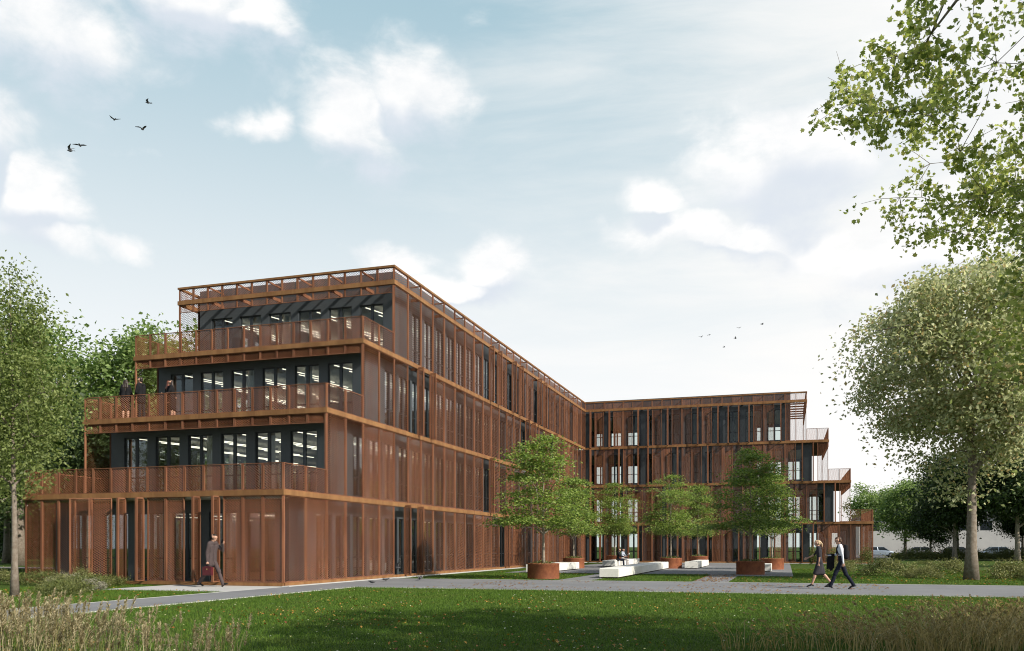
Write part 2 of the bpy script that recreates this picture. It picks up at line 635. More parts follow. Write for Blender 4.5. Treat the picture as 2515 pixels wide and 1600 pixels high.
# --- screens of the end front (ground storey)
FOLD_F, TURN_F = (5, 6, 9, 10), (3, 4)
for i in range(14):
    x = XL + i * MX
    if i in FOLD_F:
        folded(x + MX * 0.80, Y0, 0.16, MX, SH - 0.06, 0.0)
    elif i in TURN_F:
        a = R(33 if i == 3 else 38)
        # swung outwards on its right-hand stile
        px, py = x + MX * (1 + (0.1 if i == 4 else 0)), Y0 - 0.02
        panel('screen_panel', px - MX * math.cos(a), py - MX * math.sin(a), 0.16, MX, SH - 0.06, NXF, a)
    else:
        panel('screen_panel', x, Y0, 0.16, MX, SH - 0.06, NXF, 0.0)
bandbox('base_rail', XL, X0 - 0.0, Y0 - 0.045, Y0 + 0.045, 0.03, 0.155)
# --- bands, railings, fringes of the end front
for k in range(4):
    z = zk(k + 1)
    bandbox('floor_band', XL - 0.06, X0 + 0.06, Yk[k] - 0.065, Yk[k] + 0.055, z - hb, z + hb)
    for i in range(14):
        x = XL + i * MX
        if k < 3:
            panel('railing_panel', x, Yk[k], z + hb + 0.002, MX, 1.0, NXF, 0.0, 0.034)
        else:
            panel('parapet_panel', x, Yk[k], z + 0.102, MX, 0.60, NXF, 0.0, 0.04)
        if k > 0:
            panel('fringe_panel', x, Yk[k], z - hb - 0.402, MX, 0.40, NXF, 0.0, 0.03)
    # corner posts
    if k > 0:
        for x in (XL + 0.035, X0 - 0.035):
            bandbox('corner_post', x - 0.035, x + 0.035, Yk[k] - 0.035, Yk[k] + 0.035, zk(k) + hb, z - hb, 'corten')
ztop = 14.70
bandbox('parapet_rail', XL - 0.06, X0 + 0.06, Yk[3] - 0.06, Yk[3] + 0.06, ztop + 0.004, ztop + 0.10)

# --- long side
FOLD_S = {0: (6, 7, 16), 1: (14, 29, 30), 2: (7, 8, 19, 20, 24), 3: (14, 15, 17, 18, 21, 22)}
for k in range(4):
    z = zk(k)
    z0 = z + (0.16 if k == 0 else hb + 0.004)
    h = zk(k + 1) - hb - 0.004 - z0
    for j in range(2 * k, 32):
        y = Y0 + j * MY
        if j in FOLD_S[k]:
            folded(X0, y + MY * 0.72, z0 - 0.05, MX * 0.85, h + 0.15, R(90))
        else:
            panel('screen_panel', X0, y, z0, MY, h, NXS, R(90))
    bandbox('floor_band', X0 - 0.05, X0 + 0.065, Yk[k] + 0.055, YW + 0.05, zk(k + 1) - hb, zk(k + 1) + hb)
    if k < 3:
        for j in (2 * k, 2 * k + 1):
            panel('railing_panel', X0, Y0 + j * MY, zk(k + 1) + hb + 0.002, MY, 1.0, NXS, R(90), 0.034)
bandbox('base_rail', X0 - 0.045, X0 + 0.045, Y0 + 0.045, YW, 0.03, 0.155)
for j in range(6, 32):
    panel('parapet_panel', X0, Y0 + j * MY, zk(4) + 0.102, MY, 0.60, NXS, R(90), 0.04)
bandbox('parapet_rail', X0 - 0.06, X0 + 0.06, Yk[3] + 0.06, YW - 0.06, ztop + 0.004, ztop + 0.10)

# --- left side of the near block: first bays only, as far as it can be seen
for k in range(4):
    z = zk(k)
    z0 = z + (0.16 if k == 0 else hb + 0.004)
    h = zk(k + 1) - hb - 0.004 - z0
    for j in range(1, 6):
        panel('screen_panel', XL, Yk[k] + j * MY, z0, MY, h, NXS, R(-90))
    bandbox('floor_band', XL - 0.065, XL + 0.05, Yk[k] + 0.055, Yk[k] + 9 * MY, zk(k + 1) - hb, zk(k + 1) + hb)
    for j in range(1, 6):
        if k < 3:
            panel('railing_panel', XL, Yk[k] + j * MY, zk(k + 1) + hb + 0.002, MY, 1.0, NXS, R(-90), 0.034)
        else:
            panel('parapet_panel', XL, Yk[k] + j * MY, zk(4) + 0.102, MY, 0.60, NXS, R(-90), 0.04)
bandbox('parapet_rail', XL - 0.06, XL + 0.06, Yk[3] + 0.06, Yk[3] + 9 * MY, ztop + 0.004, ztop + 0.10)

# --- far wing
FOLD_W = {3: (0, 2, 5, 6, 8, 11, 13, 14, 15, 16, 19), 2: (0, 3, 5, 6, 9, 12, 21, 22), 1: (0, 3, 8, 23, 24),
          0: (0, 1, 3, 4, 5, 8, 9, 11, 12, 15, 17, 18, 21, 22)}
for k in range(4):
    z = zk(k)
    z0 = z + (0.16 if k == 0 else hb + 0.004)
    h = zk(k + 1) - hb - 0.004 - z0
    n = 28 - 2 * k
    for i in range(n):
        x = X0 + i * MW
        if i in FOLD_W[k]:
            folded(x + MW * 0.62, YW, z0 - 0.03, MW, h + 0.06, 0.0)
        else:
            panel('screen_panel', x, YW, z0, MW, h, NXW, 0.0)
        if k == 3:
            panel('parapet_panel', x, YW, zk(4) + 0.102, MW, 0.60, NXW, 0.0, 0.04)
    if k < 3:
        for i in (n - 2, n - 1):
            panel('railing_panel', X0 + i * MW, YW, zk(k + 1) + hb + 0.002, MW, 1.0, NXW, 0.0, 0.034)
    bandbox('floor_band', X0 + 0.065, XE[k] + 0.06, YW - 0.065, YW + 0.05, zk(k + 1) - hb, zk(k + 1) + hb)
    # stepped end
    yb = YW + WD
    bandbox('floor_band', XE[k] - 0.05, XE[k] + 0.062, YW + 0.05, yb, zk(k + 1) - hb, zk(k + 1) + hb)
    bandbox('corner_post', XE[k] - 0.07, XE[k], yb - 0.07, yb, z0, zk(k + 1) - hb, 'corten')
    for j in range(7):
        w_ = WD / 7
        if k == 0:
            panel('screen_panel', XE[k], YW + j * w_, z0, w_, h, NXS, R(90))
        else:
            panel('fringe_panel', XE[k], YW + j * w_, zk(k + 1) - hb - 0.402, w_, 0.40, NXS, R(90), 0.03)
        if k < 3:
            panel('railing_panel', XE[k], YW + j * w_, zk(k + 1) + hb + 0.002, w_, 1.0, NXS, R(90), 0.034)
        else:
            panel('parapet_panel', XE[k], YW + j * w_, zk(4) + 0.102, w_, 0.60, NXS, R(90), 0.04)
bandbox('base_rail', X0 + 0.045, XE[0], YW - 0.045, YW + 0.045, 0.03, 0.155)
bandbox('parapet_rail', X0 - 0.06, XE[3] + 0.06, YW - 0.06, YW + 0.06, ztop + 0.004, ztop + 0.10)
bandbox('parapet_rail', XE[3] - 0.06, XE[3] + 0.06, YW + 0.06, YW + WD, ztop + 0.004, ztop + 0.10)

# --- brackets that carry the screens
SO = 1.3      # wall set back behind the end fronts
SS = 0.55     # wall set back behind the long screens


def bracket(p, q, w=0.07, h=0.09):
    b = MB().beam((0, 0, 0), Vector(q) - Vector(p), w, h)
    me = b.mesh('bracket', M['corten'])
    return bpart('bracket', me, *p)


for k in range(4):
    z = zk(k + 1)
    for i in range(2, 14, 2):
        x = XL + i * MX
        if k == 3:
            bracket((x, Yk[k] + 0.06, ztop - 0.02), (x, Yk[k] + SO, ztop - 0.02), 0.07, 0.07)
        bracket((x, Yk[k] + 0.056, z), (x, Yk[k] + SO, z), 0.07, 0.16)
    for j in range(2 * k + 2, 32, 2):
        y = Y0 + j * MY
        bracket((X0 - 0.052, y, z), (X0 - SS, y, z), 0.07, 0.14)
        if k == 3:
            bracket((X0 - 0.06, y, ztop - 0.02), (X0 - SS - 0.35, y, ztop - 0.02), 0.06, 0.06)
    for i in range(2, 28 - 2 * k, 2):
        x = X0 + i * MW
        bracket((x, YW + 0.052, z), (x, YW + SS, z), 0.07, 0.14)
        if k == 3:
            bracket((x, YW + 0.06, ztop - 0.02), (x, YW + SS + 0.35, ztop - 0.02), 0.06, 0.06)
    if k == 3:
        for j in range(1, 8):
            y = YW + j * WD / 8
            bracket((XE[3] - 0.06, y, z), (XE[3] - SO, y, z), 0.07, 0.12)

# --- envelope: dark walls with window openings
WW, WH, SILL = 1.28, 2.72, 0.12
_b = MB()
fb = 0.05
_b.box(0, fb, 0, 0.09, 0, WH).box(WW - fb, WW, 0, 0.09, 0, WH).box(fb, WW - fb, 0, 0.09, 0, fb + 0.02).box(fb, WW - fb, 0, 0.09, WH - fb, WH)
_b.box(WW / 2 - 0.07, WW / 2 + 0.07, 0.005, 0.085, fb + 0.02, WH - fb)
for (a_, c_) in ((fb, WW / 2 - 0.07), (WW / 2 + 0.07, WW - fb)):
    _b.box(a_, c_, 0.012, 0.078, 0.86, 0.91)
ME_WIN = _b.mesh('window_frame', M['frame'])
ME_GLASS = MB().box(fb - 0.01, WW - fb + 0.01, 0.040, 0.050, fb, WH - fb + 0.01).mesh('window_glass', M['glass'])


def wall_face(x, y, rz, length, z0, z1, wins, th=0.22):
    """wall along local x from (x, y); outward is local -y; wins: start offsets of window units"""
    b = MB()
    zs, zh = z0 + SILL, z0 + SILL + WH
    b.box(0, length, 0, th, z0 + 0.0, zs).box(0, length, 0, th, zh, z1)
    e = 0.0
    for w_ in sorted(wins):
        if w_ > e:
            b.box(e, w_, 0, th, zs, zh)
        e = w_ + WW
    if e < length:
        b.box(e, length, 0, th, zs, zh)
    bpart('wall', b.mesh('wall', M['wall']), x, y, 0, rz)
    for w_ in wins:
        ox, oy = w_ * math.cos(rz) - 0.06 * math.sin(rz), w_ * math.sin(rz) + 0.06 * math.cos(rz)
        o = bpart('window', ME_WIN, x + ox, y + oy, zs, rz)
        link('glass', ME_GLASS, o)


XA, XB = XL + 0.27, X0 - SS              # near block, wall planes left and right
YBACK = YW + WD - 0.35
slab_t = 0.36
for k in range(4):
    z0 = zk(k) + (0.02 if k == 0 else hb)
    z1 = zk(k + 1) - 0.02 if k < 3 else 14.95
    yf = Yk[k] + SO
    L = XB - XA
    fw = [L - 0.64 - WW - i * 2 * MX for i in range(6)]
    wall_face(XA, yf, 0.0, L, z0, z1, [w_ for w_ in fw if w_ > 0.1])
    Ls = YW + SS - yf - 0.222
    js = [Y0 + j * MY + (MY - WW) / 2 - yf - 0.222 for j in range(2 * k + 2, 32)]
    wall_face(XB, yf + 0.222, R(90), Ls, z0, z1, [w_ for w_ in js if 0.05 < w_ < Ls - WW - 0.1])
    # left wall
    Ll = YBACK - yf - 0.222
    wall_face(XA, YBACK, R(-90), Ll, z0, z1, [0.6 + i * 2 * MX for i in range(int((Ll - 1.5) / (2 * MX)))])
    # wing walls
    xe = XE[k] - SO
    Lw = xe - XB
    ws = [X0 + i * MW + (2 * MW - WW) / 2 - XB for i in range(0, 28 - 2 * k, 2)]
    wall_face(XB, YW + SS, 0.0, Lw, z0, z1, [w_ for w_ in ws if w_ < Lw - WW - 0.1])
    wall_face(xe, YW + SS + 0.222, R(90), WD - SS - 0.5, z0, z1, [0.7 + i * 2 * MX for i in range(5)])
    wall_face(xe, YBACK + 0.222, R(180), xe - XA, z0, z1, [0.8 + i * 2 * MW for i in range(int((xe - XA - 1.6) / (2 * MW)))])
    # terrace deck with its white soffit (out to the screens), floor slab inside the walls
    zt = zk(k + 1)
    if k < 3:
        for (x_0, x_1, y_0, y_1) in ((XL + 0.08, X0 - 0.08, Yk[k] + 0.08, Yk[k + 1] + SO + 0.1), (XE[k + 1] - SO - 0.1, XE[k] - 0.08, YW + 0.08, YBACK + 0.2)):
            b = MB().box(0, x_1 - x_0, 0, y_1 - y_0, -0.09, 0.0)
            bpart('terrace_deck', b.mesh('deck', M['soffit']), x_0, y_0, zt)
    for (x_0, x_1, y_0, y_1) in ((XA + 0.1, XB - 0.1, yf + 0.1, YBACK + 0.1), (XB - 0.098, xe - 0.1, YW + SS + 0.1, YBACK + 0.1)):
        b = MB().box(0, x_1 - x_0, 0, y_1 - y_0, 0, slab_t - 0.095)
        bpart('ceiling', b.mesh('ceiling', M['ceiling']), x_0, y_0, zt - slab_t)
        b = MB().box(0, x_1 - x_0, 0, y_1 - y_0, 0, 0.085 if k < 3 else 0.30)
        bpart('roof' if k == 3 else 'office_floor', b.mesh('deck', M['int_floor'] if k < 3 else M['roof']), x_0, y_0, zt - 0.092 + (0.0 if k < 3 else 0.0))
    b = MB().box(0, XB - XA, 0, SO - 0.1, 0, 0.06)
    if k < 3:
        bpart('soffit', b.mesh('soffit', M['slab'] if k == 0 else M['soffit']), XA, Yk[k] + 0.1, zt - 0.155)
    # core, columns
    bpart('core_wall', MB().box(0, 3.2, 0, 24, 0, zk(k + 1) - slab_t - z0).mesh('core', M['core']), XA + 4.2, yf + 11.0, z0)
    bpart('core_wall', MB().box(0, 11, 0, 3.0, 0, zk(k + 1) - slab_t - z0).mesh('core', M['core']), X0 + 4, YW + 5.2, z0)
    for cx_ in (1.35, 4.4, 7.6, 10.2):
        for cy_ in (1.3, 7.2):
            bpart('column', MB().tube([(0, 0, z0), (0, 0, zk(k + 1) - slab_t)], [0.17, 0.17], 14).mesh('column', M['column']), XA + cx_, yf + cy_, 0)
    # luminaires: continuous strips set on the diagonal
    ang = R(74)
    ys = [1.5 + 1.45 * j for j in range(8)] + [14.5 + 3.2 * j for j in range(9)]
    for i in range(4):
        for j, oy_ in enumerate(ys):
            cx_, cy_ = XA + 1.6 + i * 2.75, yf + oy_
            if (k == 0 and j % 3) or cy_ > YW - 1 or (XA + 3.6 < cx_ < XA + 7.9 and cy_ > yf + 10):
                continue
            me = _pc.get('strip')
            if me is None:
                me = _pc['strip'] = MB().box(-1.2, 1.2, -0.022, 0.022, -0.03, 0).mesh('strip', M['strip'])
            bpart('ceiling_light', me, cx_, cy_, zk(k + 1) - slab_t - 0.22, ang)
bpart('office_floor', MB().box(0, XB - XA, 0, YBACK - Y0, -0.04, 0).mesh('fl', M['int_floor']), XA, Y0 + SO, 0.03)
bpart('office_floor', MB().box(0, XE[0] - SO - XB, 0, WD - 1, -0.04, 0).mesh('fl', M['int_floor']), XB + 0.002, YW + SS, 0.03)

# ------------------------------------------------------------------ planting materials
M['bark'] = mat('grey_brown_bark', (0.16, 0.125, 0.095), 0.9, var=(0.26, 0.22, 0.18), vscale=9, bump=0.6, bscale=40)
M['bark_pale'] = mat('pale_bark', (0.36, 0.31, 0.25), 0.9, var=(0.22, 0.18, 0.14), vscale=10, bump=0.6, bscale=30)


def blade_mat():
    m_ = bpy.data.materials.new('grass_blade')
    m_.use_nodes = True
    t = m_.node_tree
    t.nodes.clear()
    w = NT(t)
    g_ = w.n('ShaderNodeNewGeometry')
    col = w.mix(g_.outputs['Random Per Island'], (0.050, 0.115, 0.012, 1), (0.140, 0.230, 0.030, 1))
    # patches of drier and of lusher growth
    n1 = w.noise(g_.outputs['Position'], 0.55, 5, 0.6)
    n2 = w.noise(g_.outputs['Position'], 2.6, 4, 0.6)
    col = w.mix(w.m('MULTIPLY', w.smooth(n1, 0.46, 0.68), 0.35), col, (0.150, 0.160, 0.040, 1))
    col = w.mix(w.m('MULTIPLY', w.smooth(n2, 0.52, 0.72), 0.55), col, (0.030, 0.066, 0.010, 1))
    p = w.n('ShaderNodeBsdfPrincipled', {'Base Color': col, 'Roughness': 0.6})
    p.inputs['Specular IOR Level'].default_value = 0.2
    tr = w.n('ShaderNodeBsdfTranslucent', {'Color': col})
    mx = w.n('ShaderNodeMixShader', {0: 0.3, 1: p.outputs[0], 2: tr.outputs[0]})
    w.n('ShaderNodeOutputMaterial', {0: mx.outputs[0]})
    return m_


M['leaf_court'] = leaf_mat('court_tree_leaf', (0.085, 0.155, 0.030), (0.35, 0.43, 0.13), 0.38)
M['leaf_right'] = leaf_mat('right_tree_leaf', (0.20, 0.24, 0.09), (0.60, 0.61, 0.38), 0.44, (0.46, 0.37, 0.19))
M['leaf_near'] = leaf_mat('plane_tree_leaf', (0.15, 0.20, 0.045), (0.48, 0.52, 0.19), 0.50, (0.50, 0.48, 0.17))
M['leaf_left'] = leaf_mat('left_tree_leaf', (0.085, 0.125, 0.03), (0.29, 0.34, 0.12), 0.40)
M['leaf_bright'] = leaf_mat('far_bright_leaf', (0.11, 0.185, 0.05), (0.31, 0.40, 0.15), 0.36)
M['leaf_dark'] = leaf_mat('far_dark_leaf', (0.030, 0.054, 0.018), (0.085, 0.125, 0.042), 0.25)
M['leaf_yellow'] = leaf_mat('turning_leaf', (0.20, 0.19, 0.05), (0.32, 0.27, 0.09), 0.32)
M['shrub_a'] = leaf_mat('grey_green_shrub', (0.11, 0.13, 0.040), (0.27, 0.27, 0.11), 0.25)
M['shrub_b'] = leaf_mat('olive_shrub', (0.075, 0.105, 0.026), (0.19, 0.20, 0.065), 0.25)
M['shrub_c'] = leaf_mat('pale_flowering_shrub', (0.22, 0.21, 0.15), (0.42, 0.40, 0.32), 0.25)
M['blade'] = blade_mat()
M['reed'] = leaf_mat('dry_reed', (0.29, 0.25, 0.14), (0.50, 0.43, 0.27), 0.28)
M['reed_green'] = leaf_mat('reed_blade', (0.16, 0.17, 0.05), (0.34, 0.31, 0.13), 0.25)
M['moor'] = leaf_mat('brown_moor_grass', (0.19, 0.155, 0.055), (0.42, 0.33, 0.15), 0.25)
M['litter'] = leaf_mat('fallen_leaf', (0.30, 0.10, 0.03), (0.42, 0.27, 0.05), 0.15, (0.20, 0.06, 0.03))
M['daisy'] = leaf_mat('daisy_petal', (0.75, 0.75, 0.66), (0.80, 0.72, 0.30), 0.1)
M['planter'] = mat('rusted_steel_planter', (0.30, 0.105, 0.045), 0.65, 0.0, 0.35, (0.19, 0.060, 0.028), 3.0, 0.25, 25, objvar=0.08)
M['soil'] = mat('planter_soil', (0.05, 0.035, 0.025), 0.95, bump=0.8, bscale=20)
M['bench'] = mat('white_concrete_bench', (0.78, 0.77, 0.72), 0.75, var=(0.70, 0.69, 0.64), vscale=2.5, bump=0.08)


def frames(n, rng, up=0.5):
    """n random leaf frames: (axis along the leaf, width axis) with normals leaning upwards by `up`"""
    nrm = rng.normal(size=(n, 3))
    nrm /= np.linalg.norm(nrm, axis=1)[:, None] + 1e-9
    nrm = nrm * (1 - up) + np.array([0, 0, 1.0]) * up
    nrm /= np.linalg.norm(nrm, axis=1)[:, None] + 1e-9
    t = rng.normal(size=(n, 3))
    t -= nrm * (t * nrm).sum(1)[:, None]
    t /= np.linalg.norm(t, axis=1)[:, None] + 1e-9
    b = np.cross(nrm, t)
    return t, b, nrm


LOBED = [(0, -.5), (.20, -.42), (.5, -.30), (.34, -.08), (.52, .16), (.22, .18), (0, .56), (-.22, .18), (-.52, .16), (-.34, -.08), (-.5, -.30), (-.20, -.42)]


def leaves_mesh(name, pts, size, rng, mat_, up=0.45, shape='rhomb', asp=0.62):
    n = len(pts)
    t, b, nr = frames(n, rng, up)
    s = size * rng.uniform(0.65, 1.25, size=(n, 1))
    if shape == 'rhomb':
        fold = nr * s * 0.16
        V = np.stack([pts - t * s * .5, pts + b * s * asp * .5 + fold, pts + t * s * .5, pts - b * s * asp * .5 + fold], 1).reshape(-1, 3)
        F = np.arange(n * 4).reshape(n, 4)
    else:
        L = []
        for (u, v) in LOBED:
            L.append(pts + b * s * u + t * s * v + nr * s * (0.25 * abs(u)))
        V = np.stack(L, 1).reshape(-1, 3)
        F = np.arange(n * len(LOBED)).reshape(n, len(LOBED))
    return np_mesh(name, V, F, mat_)


def crown_clumps(rng, n, c, r, shape=1.0, hollow=0.35, gaps=0.9):
    """clump centres filling an uneven crown: ellipsoid c, r with a noisy outline; shape<1 pulls the top to a cone"""
    out = []
    off = rng.uniform(0, 50, 3)
    while shape < 0 and len(out) < n:      # tapering crown: widest low down, running to a point
        t = rng.uniform() ** 1.25
        prof = min(1.0, 0.74 + t * 2.2) * math.sqrt(max(0.0, 1 - t ** 1.8))
        a = rng.uniform(0, 6.283)
        k = 0.80 + 0.75 * mnoise.noise(Vector((math.cos(a) * 1.2 + off[0], math.sin(a) * 1.2 + off[1], t * 4 + off[2])))
        q = prof * k * math.sqrt(rng.uniform(0.10, 1))
        out.append(c + np.array([math.cos(a) * q, math.sin(a) * q, 2 * t - 1]) * r)
    while len(out) < n:
        d = rng.normal(size=3)
        d /= np.linalg.norm(d)
        rad = rng.uniform(hollow ** 3, 1) ** (1 / 3)
        k = 0.80 + 0.55 * mnoise.noise(Vector((d[0] * 1.7 + off[0], d[1] * 1.7 + off[1], d[2] * 1.7 + off[2])))
        p = d * rad * k
        if shape < 1 and p[2] > 0:
            q = 1 - (1 - shape) * p[2]
            p[0] *= q
            p[1] *= q
        if mnoise.noise(Vector((p[0] * 3 + off[1], p[1] * 3 + off[2], p[2] * 3 + off[0]))) < -0.55 + (1 - gaps):
            continue
        out.append(c + p * r)
    return np.array(out)


def make_tree(name, seed, height, trunk_r, bole, crown_c, crown_r, nclump, per, csize, lsize, lmat, bark, shape=1.0, layered=0.45,
              lean=(0, 0), leaf='rhomb', limbs=7, gaps=0.9, hollow=0.35, up=0.45, asp=0.62, keep=None, sprig=0):
    """returns (trunk mesh, crown mesh), base at the origin"""
    rng = np.random.default_rng(seed)
    random.seed(seed)
    cc = np.array([crown_c[0], crown_c[1], crown_c[2]], float)
    cr = np.array(crown_r, float)
    cl = crown_clumps(rng, nclump, cc, cr, shape, hollow, gaps)
    mb = MB()
    top = cc[2] + cr[2] * 0.55
    tp = []
    nseg = 9
    for i in range(nseg + 1):
        t = i / nseg
        tp.append(Vector((lean[0] * t + cc[0] * t * t + 0.10 * trunk_r * 4 * mnoise.noise(Vector((seed, t * 3, 0))) * t,
                          lean[1] * t + cc[1] * t * t + 0.4 * trunk_r * mnoise.noise(Vector((seed, t * 3, 9))) * t, top * t)))
    rad = [trunk_r * (1.0 + 0.55 * max(0, 1 - i * 1.1)) * (1 - 0.90 * (i / nseg) ** 0.9) for i in range(nseg + 1)]
    rad[0] = trunk_r * 1.35
    mb.tube(tp, rad, 12)

    def on_trunk(z):
        t = max(0, min(0.999, z / top)) * nseg
        i = int(t)
        return tp[i].lerp(tp[i + 1], t - i)

    # main limbs towards well spread clumps, then twigs from the nearest limb point to every clump
    nodes = []
    idx = rng.permutation(len(cl))
    chosen = []
    for i in idx:
        p = cl[i]
        if all(np.linalg.norm(p - q) > 0.75 * cr.min() for q in chosen):
            chosen.append(p)
        if len(chosen) >= limbs:
            break
    for p in chosen:
        p = Vector(p)
        hz = math.hypot(p.x - cc[0], p.y - cc[1])
        z0 = max(bole, min(p.z - hz * 0.55, top * 0.92))
        a = on_trunk(z0)
        m1 = a.lerp(p, 0.35) + Vector((0, 0, 0.08 * hz + random.uniform(-.05, .1) * hz))
        m2 = a.lerp(p, 0.7) + Vector((random.uniform(-.1, .1), random.uniform(-.1, .1), 0.10)) * hz
        r0 = trunk_r * (0.42 if z0 < top * 0.6 else 0.26)
        P = [a, m1, m2, p]
        mb.tube(P, [r0, r0 * .72, r0 * .45, r0 * .16], 7, cap=False)
        for q in (a.lerp(m1, .5), m1, m1.lerp(m2, .5), m2, m2.lerp(p, .5), p):
            nodes.append(q)
    for z_ in np.linspace(bole, top, 7):
        nodes.append(on_trunk(z_))
    # twigs grow outwards: every spray joins the nearest wood already there, so boughs fork instead of radiating
    M_ = len(nodes) + 2 * len(cl)
    N = np.full((M_, 3), 1e6)
    NR = np.zeros(M_)
    for i, q in enumerate(nodes):
        N[i] = tuple(q)
        NR[i] = trunk_r * 0.16 + 0.004
    cnt = len(nodes)
    ax = np.array([cc[0], cc[1], cc[2] - cr[2] * 0.5])
    for p in cl[np.argsort(np.linalg.norm((cl - ax) / cr, axis=1))]:
        d = np.linalg.norm(N[:cnt] - p, axis=1)
        qi = int(d.argmin())
        q = Vector(N[qi])
        r0 = max(0.005, min(NR[qi] * 0.82, trunk_r * 0.10 + 0.004))
        p = Vector(p)
        mid = q.lerp(p, .55) + Vector((random.uniform(-.1, .1), random.uniform(-.1, .1), random.uniform(-.05, .12))) * (p - q).length
        mb.tube([q, mid, p], [r0, r0 * .8, r0 * .5], 4, cap=False)
        N[cnt], NR[cnt] = tuple(mid), r0 * .8
        N[cnt + 1], NR[cnt + 1] = tuple(p), r0 * .6
        cnt += 2
    # leaves
    k = (per * rng.uniform(0.55, 1.45, len(cl))).astype(int)
    L = np.repeat(cl, k, axis=0)
    cs = np.repeat(rng.uniform(0.7, 1.3, len(cl)), k)[:, None] * csize
    off = rng.normal(size=L.shape) * 0.5
    off[:, 2] *= layered
    if sprig:
        # leaves sit along short twigs that radiate from each spray
        nd = rng.normal(size=(len(cl), sprig, 3))
        nd[:, :, 2] *= 0.7
        nd /= np.linalg.norm(nd, axis=2)[:, :, None]
        for ci, p in enumerate(cl):
            if keep is not None and not keep(np.array([p]))[0]:
                continue
            for v in nd[ci]:
                e = p + v * csize * 0.85
                mb.tube([p, (p + e) / 2 + np.array([0, 0, 0.03]), e], [0.0045, 0.0035, 0.002], 4, cap=False)
        ci = np.repeat(np.arange(len(cl)), k)
        dv = nd[ci, rng.integers(0, sprig, len(ci))]
        off = dv * (rng.uniform(0.15, 1.0, (len(ci), 1)) ** 0.7) * 0.9 + rng.normal(size=L.shape) * 0.11
    L = L + off * cs
    # the underside of a spray hangs a little at its rim
    L[:, 2] -= (off[:, 0] ** 2 + off[:, 1] ** 2) * csize * 0.12
    if keep is not None:
        L = L[keep(L)]
    crown = leaves_mesh(name + '_crown', L, lsize, rng, lmat, up, leaf, asp)
    return mb.mesh(name + '_trunk', bark, True), crown


def plant_tree(name, meshes, loc, rz, label, cat='tree', group=None, s=1.0):
    t = empty(name, loc, rz)
    t.scale = (s, s, s)
    link('trunk', meshes[0], t)
    link('crown', meshes[1], t)
    return tag(t, label, cat, group)


# ------------------------------------------------------------------ benches
def bench(x0, x1, y0, y1, h, label):
    e = 0.025
    b = MB()
    b.box(-(x1 - x0) / 2 + 0.06, (x1 - x0) / 2 - 0.06, -(y1 - y0) / 2 + 0.06, (y1 - y0) / 2 - 0.06, 0.0, 0.052)
    w_, l_ = (x1 - x0) / 2, (y1 - y0) / 2
    root = empty('concrete_bench', ((x0 + x1) / 2, (y0 + y1) / 2, 0.02))
    b.build('plinth', M['soil'], root)
    b = MB()
    pr = [(-w_ + e, -l_ + e), (w_ - e, -l_ + e), (w_ - e, l_ - e), (-w_ + e, l_ - e)]
    po = [(-w_, -l_), (w_, -l_), (w_, l_), (-w_, l_)]
    lev = [(po, 0.05), (po, h - e), (pr, h)]
    base = len(b.v)
    for (q, z) in lev:
        b.v += [(px, py, z) for px, py in q]
    for i in range(2):
        for k in range(4):
            b.f.append((base + i*4 + k, base + i*4 + (k+1) % 4, base + i*4 + 4 + (k+1) % 4, base + i*4 + 4 + k))
            b.mi.append(0)
    b.f += [(base + 8, base + 9, base + 10, base + 11), (base + 3, base + 2, base + 1, base)]
    b.mi += [0, 0]
    b.build('seat_block', M['bench'], root)
    return tag(root, label, 'bench', 'white concrete benches in the court')


bench(-8.28, -7.38, 39.9, 58.0, 0.46, 'long white concrete bench nearest the cross path, beside the central lawn')
bench(-13.95, -12.75, 46.9, 55.0, 0.46, 'white concrete bench behind the left front planter')
bench(-12.65, -11.75, 62.0, 73.2, 0.46, 'white concrete bench on which two people sit')
bench(-6.35, -5.55, 58.3, 67.5, 0.46, 'white concrete bench right of the central rusty planter')
bench(-1.55, -0.75, 52.0, 54.5, 0.46, 'short white concrete bench between the two right hand planters')

# ------------------------------------------------------------------ planters with trees
def planter_mesh():
    b = MB()
    b.lathe([(0.735, 0.0), (0.735, 0.655), (0.74, 0.66), (0.74, 0.70), (0.73, 0.705), (0.69, 0.705), (0.685, 0.70), (0.685, 0.6)], 48, 0)
    sh = b.mesh('planter_shell', M['planter'], True)
    b = MB()
    b.lathe([(0.0001, 0.66), (0.35, 0.655), (0.686, 0.62)], 32, 0)
    so = b.mesh('planter_soil', M['soil'], True)
    return sh, so


PSH, PSO = planter_mesh()
PL = [(-10.6, 38.45, 'rusty round planter nearest the long side of the building'),
      (-13.7, 57.4, 'rusty round planter behind the white bench at the long side'),
      (-7.35, 59.0, 'rusty round planter in the middle of the court'),
      (-6.6, 70.6, 'rusty round planter towards the far wing, right of the middle'),
      (-1.75, 47.65, 'large looking rusty round planter at the front right of the court'),
      (-0.80, 58.4, 'rusty round planter behind the short bench on the right'),
      (-13.7, 72.4, 'rusty round planter half hidden behind the seated people')]
TREE_V = []
for sd in (11, 23, 37, 52):
    TREE_V.append(make_tree('court_tree', sd, 6.0, 0.085, 1.40, (0, 0, 3.80), (2.75, 2.75, 1.95), 92, 105, 0.98, 0.165, M['leaf_court'], M['bark_pale'], shape=-1,
                            layered=0.17, limbs=18, up=0.62))
TL = ['leafy young tree in the planter nearest the long side of the building', 'young tree behind the left front planter tree, by the long side',
      'young tree in the planter at the middle of the court', 'young tree in the planter towards the far wing',
      'tall leafy young tree in the front right planter', 'young tree in the planter behind the short bench on the right',
      'young tree behind the seated people on the bench']
